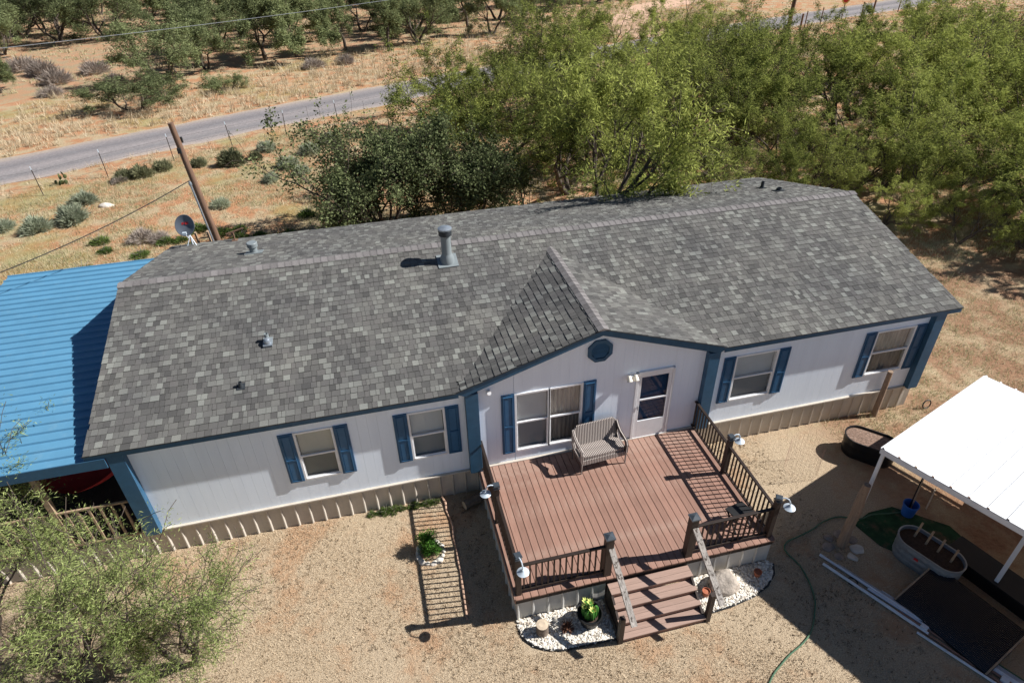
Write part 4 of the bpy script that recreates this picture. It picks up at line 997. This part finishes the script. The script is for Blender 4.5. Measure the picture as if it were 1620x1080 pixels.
for z in (.5, .9, 1.3): MB().tube([(x, y, z) for x, y in FE], .006, 3, False).build('fence_wire', 'wire_dark', fe)
sg = thing('road_sign', 'red octagonal sign with pale yellow border beside the far road', 'road sign', (54.2, 51.6, 0), R(-8))
MB().box(-.04, .04, -.02, .02, 0, 1.75).build('sign_post', 'pole_wood', sg)
def octa(r, y0, y1, z): return MB().prism([(r*math.cos(R(22.5+45*i)), z+r*math.sin(R(22.5+45*i))) for i in range(8)], 'y', y0, y1)
octa(.44, -.036, -.022, 1.95).build('border', 'sign_border', sg); octa(.31, -.042, -.0365, 1.95).build('face', 'sign_red', sg)
up = thing('utility_pole', 'tall brown utility pole rising behind the mesquites near the road', 'pole', (38.2, 37.2, 0))
MB().tube([(0, 0, 0), (.15, 0, 4.5), (.3, 0, 9.5)], [.17, .15, .11], 12).build('pole_shaft', 'pole_wood', up, True)
MB().bar((-.7, .6, 9.1), (1.2, -.6, 9.1), .1, .12).build('cross_arm', 'pole_wood', up)
cb = MB(); cable(cb, (38.4, 37.2, 9.3), (-18, 9.0, 7.9), 1.0, .008, 40); tag(cb.build('power_line', 'grey_steel', None, True), 'thin overhead power line running parallel to the road', 'cable')

# ------------------------------------------------------------------ trees
def grow(rng, H, ntr, levels, lean=(0, 0), spread=.55, kids=(3, 5), crook=.2, up=.06, L0=.34, r0=.1):
    br = []; tw = []
    def go(p, d, L, r, lev):
        n = 5 if lev == 0 else 4 if lev < levels-1 else 3
        pts = [p]; rad = [r]; q = p; dd = d
        for i in range(n):
            dd = dd + rng.normal(0, crook, 3) + np.array([lean[0]*.06, lean[1]*.06, up*(1.5 if lev < 2 else .4 if lev < levels-1 else -.6)])
            dd = dd/np.linalg.norm(dd); q = q + dd*L/n
            if q[2] < .12: q = np.array([q[0], q[1], .12+rng.uniform(0, .1)])
            pts.append(q); rad.append(r*(1-.5*(i+1)/n))
        br.append((pts, rad, lev))
        if lev >= levels-2: tw.append(pts)
        if lev == levels-1: return
        k = rng.integers(*kids)
        for j in range(k):
            t_ = 1. if j == 0 else rng.uniform(.35, .98); fi = t_*n; i0 = min(int(fi), n-1); base = pts[i0]+(pts[i0+1]-pts[i0])*(fi-i0)
            ax = rng.normal(0, 1, 3); ax -= dd*ax.dot(dd); ax /= np.linalg.norm(ax); an = rng.uniform(.3, 1.0)*(.6 if j == 0 else 1)*spread/.55
            nd = dd*math.cos(an)+ax*math.sin(an); go(base, nd/np.linalg.norm(nd), L*rng.uniform(.62, .84), r*(1-.5*t_)*(.85 if j == 0 else .62), lev+1)
    for k in range(ntr):
        a = 6.283*k/ntr+rng.uniform(-.5, .5); ti = (.0 if ntr == 1 else rng.uniform(.35, .75))
        d = np.array([math.cos(a)*ti+lean[0], math.sin(a)*ti+lean[1], 1.]); d /= np.linalg.norm(d)
        go(np.array([.1*math.cos(a)*(ntr > 1), .1*math.sin(a)*(ntr > 1), -.05]), d, L0*H*rng.uniform(.85, 1.15), r0*H/6*rng.uniform(.8, 1.2), 0)
    return br, tw
def branch_mesh(br, mat, minr=.004):
    V = []; F = []; off = 0
    for pts, rad, lev in br:
        n = 7 if lev == 0 else 5 if lev < 3 else 3
        prev = None; m = len(pts)
        for i in range(m):
            d = pts[min(i+1, m-1)]-pts[max(i-1, 0)]; d = d/(np.linalg.norm(d)+1e-9)
            a = np.cross(d, [.3, .2, .9]) if prev is None else prev-d*prev.dot(d); a = a/(np.linalg.norm(a)+1e-9); prev = a; c = np.cross(d, a); r = max(rad[i], minr)
            for k in range(n):
                th = 6.28319*k/n; V.append(pts[i]+(a*math.cos(th)+c*math.sin(th))*r)
        for i in range(m-1):
            for k in range(n): F.append((off+i*n+k, off+i*n+(k+1) % n, off+(i+1)*n+(k+1) % n, off+(i+1)*n+k))
        off += m*n
    me = bpy.data.meshes.new('trunk'); me.from_pydata([tuple(v) for v in V], [], F); me.update(); me.materials.append(MATS[mat]); me.shade_smooth(); return me
def crown_mesh(tw, rng, n, spread, ln, wd, mat, droop):
    C = []
    wts = rng.gamma(.6, 1., len(tw))       # some twigs are thick with leaf, some nearly bare
    for pts, w_ in zip(tw, wts):
        P = np.array(pts); k = max(1, int(round(w_*8)))
        t_ = rng.uniform(.1, 1.05, k)*(len(P)-1); i0 = np.clip(t_.astype(int), 0, len(P)-2); C.append(P[i0]+(P[i0+1]-P[i0])*(t_-i0)[:, None])
    C = np.concatenate(C); return np_mesh('crown', leaves(n, rng, C, spread, ln, wd, droop), None, mat, 4)
def tree_proto(seed, H, ntr, levels, nleaf, lsp, ln, wd, mat='mesquite_leaf', droop=.45, bark='bark', **kw):
    rng = np.random.default_rng(seed); br, tw = grow(rng, H, ntr, levels, **kw)
    return branch_mesh(br, bark), crown_mesh(tw, rng, nleaf, lsp, ln, wd, mat, droop)
def plant_tree(proto, name, label, loc, rz=0, sc=1, group=None, cat='tree'):
    t_ = thing(name, label, cat, loc, rz, group); t_.scale = (sc, sc, sc) if not hasattr(sc, '__len__') else sc
    link('trunk', proto[0], t_); link('crown', proto[1], t_); return t_
MQ = [tree_proto(100+i, 6., n_, 5, 19000, .085, .15, .030, kids=(3, 5), r0=.135) for i, n_ in enumerate((2, 3, 2, 4))]
MF = [tree_proto(200+i, 6., n_, 5, 17000, .13, .2, .045, 'mesquite_leaf_far', kids=(3, 5), r0=.13) for i, n_ in enumerate((2, 3, 1))]
BUSH = [tree_proto(300+i, 3.6, 6, 4, 32000, .11, .085, .045, 'oak_leaf', .1, kids=(4, 6), spread=.7, L0=.40) for i in range(2)]
YOUNG = [tree_proto(400+i, 3.0, n_, 5, 16500, .06, .05, .0095, 'young_leaf', .3, kids=(3, 5), lean=l_, r0=.10, L0=.36) for i, (n_, l_) in enumerate(((2, (.35, .1)), (2, (.3, .0)), (3, (.15, .1))))]
SP = tree_proto(500, 4., 1, 4, 1500, .12, .12, .03, kids=(3, 4), bark='twig_grey')

BIG = tree_proto(133, 6., 2, 5, 17000, .10, .15, .030, kids=(3, 5), r0=.17, L0=.36, spread=.6, crook=.2, up=.1)
G1 = 'mesquite trees behind the house'
near = [(9, 12.6, 10.4, (1.3, 1.3, 1.65), 4.4, 'tall mesquite with crooked dark trunk directly behind the middle of the house'), (1, 9.6, 16.8, 1.15, 2.0, 'lighter green mesquite between the dark oak brush and the crooked mesquite'),
        (2, 17.8, 21.5, 1.0, 1.1, G1), (3, 21.0, 18.2, .92, 3.0, G1), (0, 25.2, 20.2, 1.1, 4.2, G1), (1, 29.6, 17.4, 1.0, 5.1, G1), (2, 33.2, 22.2, 1.12, .2, G1), (3, 38.4, 20.4, 1.15, 2.6, G1), (1, 43.5, 24.5, 1.1, 1.3, G1), (0, 36.0, 28.5, 1.0, 5.6, G1),
        (2, 28.4, 27.0, 1.0, 3.7, G1), (1, 22.5, 27.2, .9, 4.4, G1), (3, 27.6, 12.6, .85, .9, G1), (0, 32.6, 13.2, 1.0, 2.3, G1), (2, 37.6, 14.4, 1.05, 4.9, G1), (1, 29.4, 8.2, .75, 3.3, G1), (3, 33.4, 8.0, .9, 5.8, G1), (2, 30.8, 3.6, .7, 1.9, G1),
        (0, 12.0, 21.0, .95, 2.9, G1), (3, 15.8, 19.4, .95, 5.0, G1), (1, 18.6, 17.0, .85, .7, G1), (2, 20.4, 22.8, 1.05, 1.9, G1), (0, 23.2, 18.0, .9, 3.6, G1), (3, 26.8, 22.8, 1.1, 5.5, G1), (1, 27.6, 17.8, .95, 1.5, G1), (2, 30.6, 20.4, 1.1, 4.1, G1), (0, 30.2, 13.6, .85, 2.7, G1), (3, 35.2, 17.6, 1.1, .1, G1), (1, 35.0, 11.0, 1.0, 3.9, G1), (2, 28.0, 10.0, .72, 5.9, G1), (0, 31.4, 6.2, .8, 1.2, G1), (3, 34.0, 4.6, .85, 4.6, G1), (1, 40.6, 15.8, 1.1, .3, G1), (2, 41.0, 26.6, 1.1, 2.0, G1), (3, 31.0, 30.5, 1., 3.5, G1), (0, 46, 31, 1.1, 1.4, G1), (1, 25.0, 31., .9, 5.2, G1), (2, 14.2, 25.8, .8, 3.4, G1),
        (0, 14.1, 16.4, 1.1, .9, G1), (1, 12.0, 28.6, 1.05, 2.2, G1), (3, 16.4, 30.6, 1.15, .3, G1), (2, 20.4, 32.4, 1.15, 4.0, G1), (0, 24.6, 34.6, 1.1, 5.5, G1), (1, 10.8, 23.6, 1.0, 3.1, G1), (3, 29.0, 36.4, 1.05, 1.0, G1), (2, 17.2, 26.4, 1.1, 2.4, G1), (2, 30.0, 9.6, .95, .9, G1), (1, 28.6, 6.6, .7, 2.6, G1), (3, 32.2, 9.4, 1., 1.6, G1), (0, 27.2, 4.4, .42, 4.4, G1), (1, 33.6, 16., 1.1, .5, G1), (0, 44, 17, 1.1, 3.1, G1), (3, 49, 28, 1.1, .5, G1), (1, 41, 31, 1., 2.2, G1), (2, 24.4, 15.4, .75, 5.3, G1)]
for k, x, y, s, rz, lab in near:
    gp = lab == G1
    plant_tree(BIG if k == 9 else MQ[k], 'mesquite_tree', ('feathery mesquite in the thicket between the house and the road fence' if y > 24 else 'feathery mesquite in the thicket past the gable end farthest from the blue roof' if x > 27 and y < 16 else 'feathery green mesquite in the thicket behind the roof') if gp else lab, (x, y, 0), rz, s, (G1 if y <= 24 and not (x > 27 and y < 16) else G1+' by the road' if y > 24 else G1+' past the gable end') if gp else None)
plant_tree(SP, 'bare_tree', 'half bare grey tree standing alone at the road edge', (9.4, 31.6, 0), 1.2, 1.0)
plant_tree(SP, 'bare_tree', 'half bare grey tree among the mesquites close behind the roof', (16.2, 13.4, 0), 3.2, 1.35)
plant_tree(SP, 'bare_tree', 'half bare grey tree beside the dark oak brush', (10.4, 12.4, 0), 5.0, 1.2)
for i, (k, x, y, s, rz, lab) in enumerate(((0, 5.4, 13.2, (1.3, 1.3, 1.6), .3, 'dark green oak brush nearest the service pole'), (1, 8.6, 13.0, (1.2, 1.2, 1.45), 1.9, 'dark green oak brush between the service pole oak and the mesquite'))):
    plant_tree(BUSH[k], 'oak_bush', lab, (x, y, 0), rz, s, None, 'bush')
for i, (k, x, y, s, rz) in enumerate(((1, 15.2, 11.2, .62, .6), (3, 18.6, 11.6, .55, 2.4), (0, 22.3, 12.0, .52, 4.), (1, 25.2, 9.6, .5, 3.), (2, 20.4, 13.6, .6, .2), (3, 24.0, 12.6, .62, 1.4), (1, 26.4, 13.0, .6, 4.6), (2, 26.6, 7.4, .45, 2.2), (3, 29.0, 5.4, .5, .8))):
    plant_tree(MQ[k], 'mesquite_shrub', 'low mesquite shrub close behind the roof edge', (x, y, 0), rz, s, 'low mesquite shrubs behind the roof')
for i, (x, y, s, rz, lab) in enumerate(((-.75, -2.6, 1.35, .2, 'young feathery mesquite whose branches lean over the porch corner'), (.75, -2.7, 1.2, 2.4, 'young feathery mesquite reaching over the dry lawn'), (-2.95, -1.3, 1.4, 4.4, 'young feathery mesquite hiding the porch railing'), (-1.5, -1.9, .85, 0, 'small young mesquite against the porch skirting'))):
    plant_tree(YOUNG[i % 3], 'young_mesquite', lab, (x, y, 0), [0, -.3, .3, .8][i], s)
# wood across the road
CAMI = SC.camera.matrix_world.inverted(); rng = np.random.default_rng(77); spots = [(-24.2, 75.6), (-17.5, 67.3), (-26.7, 78.8), (-1.4, 52.1), (-8.1, 55.9), (18, 62), (22, 66), (26, 63), (30, 73), (24, 74), (16, 72), (34, 78), (19.5, 57), (12, 55), (-7., 67.), (-5.9, 49.9), (-.9, 62.1), (1.2, 52.4), (7.4, 63.4), (12.7, 61.3), (-19.6, 46.5)]
tries = 0
while len(spots) < 120 and tries < 9000:
    tries += 1; x, y = rng.uniform(-48, 58), rng.uniform(44, 118)
    off = y-np.interp(x, RP[:, 0], RP[:, 1])
    pc = CAMI @ Vector((x, y, 2.)); 
    if abs(pc.x/pc.z) > .86 or not -.1 < -pc.y/pc.z < .66: continue
    if off < 13.5 or (x < -9 and y < 62) or (y > 95 and x > 30): continue
    if 30 < x < 62 and abs(off-14) < 8: continue
    if min((x-a)**2+(y-b)**2 for a, b in spots) < 3.9**2: continue
    spots.append((x, y))
for i, (x, y) in enumerate(spots):
    plant_tree(MF[i % 3], 'wood_mesquite', 'mesquite in the open wood across the road', (x, y, 0), rng.uniform(0, 6.28), rng.uniform(.9, 1.3)*(.6 if (x, y) == (-19.6, 46.5) else 1), 'mesquites of the wood across the road')
# brush clumps along the far roadside
for i, (x, y, s, lab) in enumerate(((-8.6, 38.6, .95, 'wide green bush on the dry grass across the road'), (-3.4, 42.2, .5, 'small green bush across the road near the wood edge'))):
    plant_tree(MF[1], 'roadside_bush', lab, (x, y, -.3), 1.+i, (s*1.15, s*.95, s*.62), None, 'bush')

# low shrubs
def shrub_mesh(seed, n, r, h, ln, wd, mat):
    rng = np.random.default_rng(seed); a = rng.uniform(0, 6.283, n); el = np.arccos(rng.uniform(.0, 1, n)); d = np.stack([np.cos(a)*np.sin(el), np.sin(a)*np.sin(el), np.cos(el)], 1)
    lump = 1+.25*np.sin(a*3+seed)+.15*np.sin(a*7)
    k = rng.uniform(.35, 1, n)**.6; base = d*np.array([r, r, h])*k[:, None]*.75*lump[:, None]; d2 = d+rng.normal(0, .35, (n, 3)); d2[:, 2] += .3; d2 /= np.linalg.norm(d2, axis=1)[:, None]
    tip = base+d2*(ln*rng.uniform(.6, 1.3, n))[:, None]; s = np.cross(d2, rng.normal(0, 1, (n, 3))); s /= np.linalg.norm(s, axis=1)[:, None]; s *= wd
    q = np.stack([base, (base+tip)/2+s/2, tip, (base+tip)/2-s/2], 1).reshape(-1, 3); q[:, 2] = np.maximum(q[:, 2], .0); return np_mesh('foliage', q, None, mat, 4)
SAGE = [shrub_mesh(i, 2200, .42, .42, .2, .02, 'sage_leaf') for i in range(3)]; DARK = shrub_mesh(9, 1800, .5, .5, .16, .03, 'brush_leaf'); DEAD = shrub_mesh(12, 1500, .5, .4, .25, .014, 'dead_brush'); WEED = [shrub_mesh(20+i, 900, .3, .16, .14, .02, 'weed_leaf') for i in range(2)]
def stems(seed, r, h):
    rng = random.Random(seed); b = MB()
    for i in range(9):
        a = rng.uniform(0, 6.28); q = rng.uniform(.3, .8); b.tube([(0, 0, 0), (math.cos(a)*r*q*.5, math.sin(a)*r*q*.5, h*.5), (math.cos(a)*r*q, math.sin(a)*r*q, h*rng.uniform(.6, 1))], [.012, .008, .004], 4)
    me = b.mesh('stem'); me.materials.append(MATS['twig_grey']); return me
STM = stems(1, .42, .42)
def shrub(name, me, label, x, y, s, group, cat='shrub'):
    t_ = thing(name, label, cat, (x, y, 0), random.uniform(0, 6.28), group); t_.scale = (s*random.uniform(.9, 1.2), s*random.uniform(.9, 1.2), s*random.uniform(.85, 1.1)); link('stem', STM, t_); link('foliage', me, t_)
for i, (x, y, s) in enumerate([(-9.9, 19.4, 1.0), (-8.5, 18.9, 1.35), (-7.3, 19.5, 1.5), (-7.4, 21.6, 1.2), (-10.2, 17.6, .9), (.8, 21.9, .95), (-1.2, 19.3, .9), (1.5, 23.8, 1.2), (.3, 26.9, 1.1), (2.6, 25.6, 1.2), (3.6, 27.2, 1.2), (2.2, 22.6, 1.0)]):
    shrub('sage_shrub', SAGE[i % 3], 'rounded grey green shrub on the orange soil near the road', x, y, s, 'grey green shrubs near the road')
for i, (x, y, s) in enumerate([(-6.3, 24.4, 1.1), (-5.6, 24.6, 1.2), (-4.7, 25.3, .9), (-1.3, 25.1, 1.5), (-.2, 25.6, .9), (-3.0, 25.4, .9)]):
    shrub('dark_shrub', DARK, 'dark green shrub growing against the wire fence', x, y, s, 'dark shrubs along the wire fence')
for i, (x, y, s) in enumerate([(-16.5, 48.5, 2.2), (-14.6, 51.5, 2.0), (-18.5, 52, 2.3), (-12, 47, 1.6), (-15.6, 44.4, 1.6), (2.6, 47.4, 1.8), (5.2, 48.2, 1.6), (-21, 55, 2.4), (-6.5, 24.0, .7), (-3.9, 16.6, 1.0), (-3.2, 16.3, .9)]):
    shrub('dry_brush', DEAD, 'clump of dry grey brush among pale grass', x, y, s, 'dry grey brush clumps')
# weeds behind the porch and along the skirting
rw = random.Random(31); WP = []
for i in range(34): WP.append((rw.uniform(-7.5, 2.8), rw.uniform(11.5, 17.2), rw.uniform(.7, 1.3)))
for (x, y, s) in WP: shrub('weed_clump', WEED[0], 'low green weed clump in the grass behind the porch', x, y, s, 'weeds behind the porch', 'weed')
for i in range(9): shrub('skirting_weed', WEED[1], 'small green weed at the foot of the house skirting', 4.2+i*.17+rw.uniform(-.05, .05), -.13, rw.uniform(.25, .5), 'weeds along the house skirting', 'weed')
def opuntia(loc):
    t_ = thing('prickly_pear', 'small dark prickly pear beside the fence post', 'cactus', loc); rng = random.Random(3)
    for i in range(9):
        a = rng.uniform(0, 6.28); b = MB().lathe([(0, 0), (.05, .04), (.09, .12), (.07, .2), (0, .24)], 12, sy=.22); o = b.build('pad', 'oak_leaf', t_, True); o.location = (rng.uniform(-.3, .3), rng.uniform(-.2, .2), rng.choice((0, 0, .2, .35))); o.rotation_euler = (rng.uniform(-.4, .4), rng.uniform(-.4, .4), a)
opuntia((-9.2, 24.6, 0)); 

# ------------------------------------------------------------------ grass (too many blades to count)
def blades(x, y, h, w_, lean, rng):
    n = len(x); a = rng.uniform(0, 6.283, n); b = rng.uniform(0, 6.283, n); ln = lean*rng.uniform(.2, 1.3, n)
    base = np.stack([x, y, np.full(n, .0)], 1); s = np.stack([np.cos(a), np.sin(a), np.zeros(n)], 1)*(w_*rng.uniform(.6, 1.4, n))[:, None]
    tip = base+np.stack([np.cos(b)*ln*h, np.sin(b)*ln*h, h], 1)
    return np.stack([base-s/2, base+s/2, tip], 1).reshape(-1, 3)
def lawn():
    rng = np.random.default_rng(1); n = 340000; x = rng.uniform(-4.5, 14.5, n); y = rng.uniform(-7.2, -.03, n)
    keep = ~((x > DX0-.03) & (x < DX1+.03) & (y > DY-.02)) & ~((x > 8.3) & (x < 10.2) & (y > -4.36))
    for poly in (BEDL, BEDR):
        xs_, ys_ = [q[0] for q in poly], [q[1] for q in poly]; keep &= ~((x > min(xs_)) & (x < max(xs_)) & (y > min(ys_)+.1) & (y < max(ys_)))
    den = .5+.3*np.sin(x*.9+np.sin(y*1.3)*1.3)+.25*np.sin(y*1.5+np.sin(x*1.1)*1.5)+.2*np.sin(x*3.1+y*2.3+np.sin(y*4)); keep &= rng.uniform(0, 1, n) < den+.22
    keep &= ~((x > 12.6) & (rng.uniform(0, 1, n) < (x-12.6)*.55))
    x, y = x[keep], y[keep]; q = blades(x, y, rng.uniform(.01, .04, len(x)), .010, 1.2, rng)
    tag(link('dry_lawn_grass', np_mesh('dry_lawn_grass', q, None, 'lawn_blade', 3)), 'short dry tan lawn grass', 'grass', kind='stuff')
lawn()
def tufts(name, label, mat, n, per, area, h, w_, keepf, seed, lean=.6, spread=.1):
    rng = np.random.default_rng(seed); x = rng.uniform(area[0], area[1], n); y = rng.uniform(area[2], area[3], n); k = keepf(x, y, rng); x, y = x[k], y[k]
    s = rng.uniform(.5, 1.4, len(x)); X = np.repeat(x, per)+rng.normal(0, spread, len(x)*per); Y = np.repeat(y, per)+rng.normal(0, spread, len(x)*per); Hh = np.repeat(s, per)*h*rng.uniform(.5, 1.2, len(x)*per)
    tag(link(name, np_mesh(name, blades(X, Y, Hh, w_, lean, rng), None, mat, 3)), label, 'grass', kind='stuff')
def patch(x, y, f=.35, th=.0): return np.sin(x*f+1.3*np.sin(y*f*.8))+np.sin(y*f*1.2+1.1*np.sin(x*f*.7+2)) > th
tufts('roadside_straw', 'tall dry straw grass across the road', 'straw_blade', 14000, 16, (-34, 46, 26, 66), .42, .03, lambda x, y, r: (road_d(x, y) > 2.7) & (road_side(x, y) > 0) & (road_side(x, y) < 17+3*np.sin(x*.4)) & (r.uniform(0, 1, len(x)) < np.where(road_side(x, y) < 10, .95, .45)), 5)
tufts('verge_grass', 'pale grass on the verge between fence and road', 'straw_blade', 5200, 14, (-20, 64, 14, 56), .26, .022, lambda x, y, r: (road_d(x, y) > 2.5) & (road_side(x, y) < 0) & (road_side(x, y) > -5.2), 6)
tufts('field_grass', 'patchy green and straw grass on orange soil behind the porch', 'field_blade', 26000, 9, (-16, 8, 9.5, 30), .12, .016, lambda x, y, r: (road_side(x, y) < -4.5) & (patch(x, y, .8, -.1) | (r.uniform(0, 1, len(x)) < .25)) & ~((x > -5.2) & (y < 8.7)), 7)
tufts('thicket_grass', 'dry grass under the mesquite thicket', 'field_blade', 12000, 8, (8, 52, 10, 44), .2, .03, lambda x, y, r: (road_side(x, y) < -4) & (y > 9) & patch(x, y, .5, -.5), 8)
tufts('east_grass', 'straw and green grass beyond the east end of the house', 'field_blade', 12000, 10, (14, 34, -4, 10), .10, .014, lambda x, y, r: ((x > 18.1) | ((y < -.05) & (x > 15.6))) & ~((x > 14) & (y < -1.2-.0*x) & (x < 19)) & (patch(x, y, .9, -.6) | (x < 20)), 9)
tufts('left_grass', 'dry grass left of the porch', 'field_blade', 3000, 8, (-14, -5, -6, 10), .12, .018, lambda x, y, r: x < 99, 10)
tufts('wood_grass', 'sparse dry grass and litter under the wood across the road', 'field_blade', 9000, 9, (-50, 60, 44, 112), .28, .05, lambda x, y, r: (road_side(x, y) > 12) & patch(x, y, .45, -.4), 12)
tufts('lawn_shade_tufts', 'dry lawn tufts coloured dark as small shadow specks', 'lawn_speck_shade', 15000, 5, (-4.5, 13.6, -7., -.1), .028, .014, lambda x, y, r: ~((x > DX0-.1) & (x < DX1+.12) & (y > DY-.75)) & (r.uniform(0, 1, len(x)) < .55+.3*np.sin(x*1.3+np.sin(y*1.7)*1.5)), 15, 1.2, .018)  # shadow specks of the lawn, put in as dark-coloured tufts
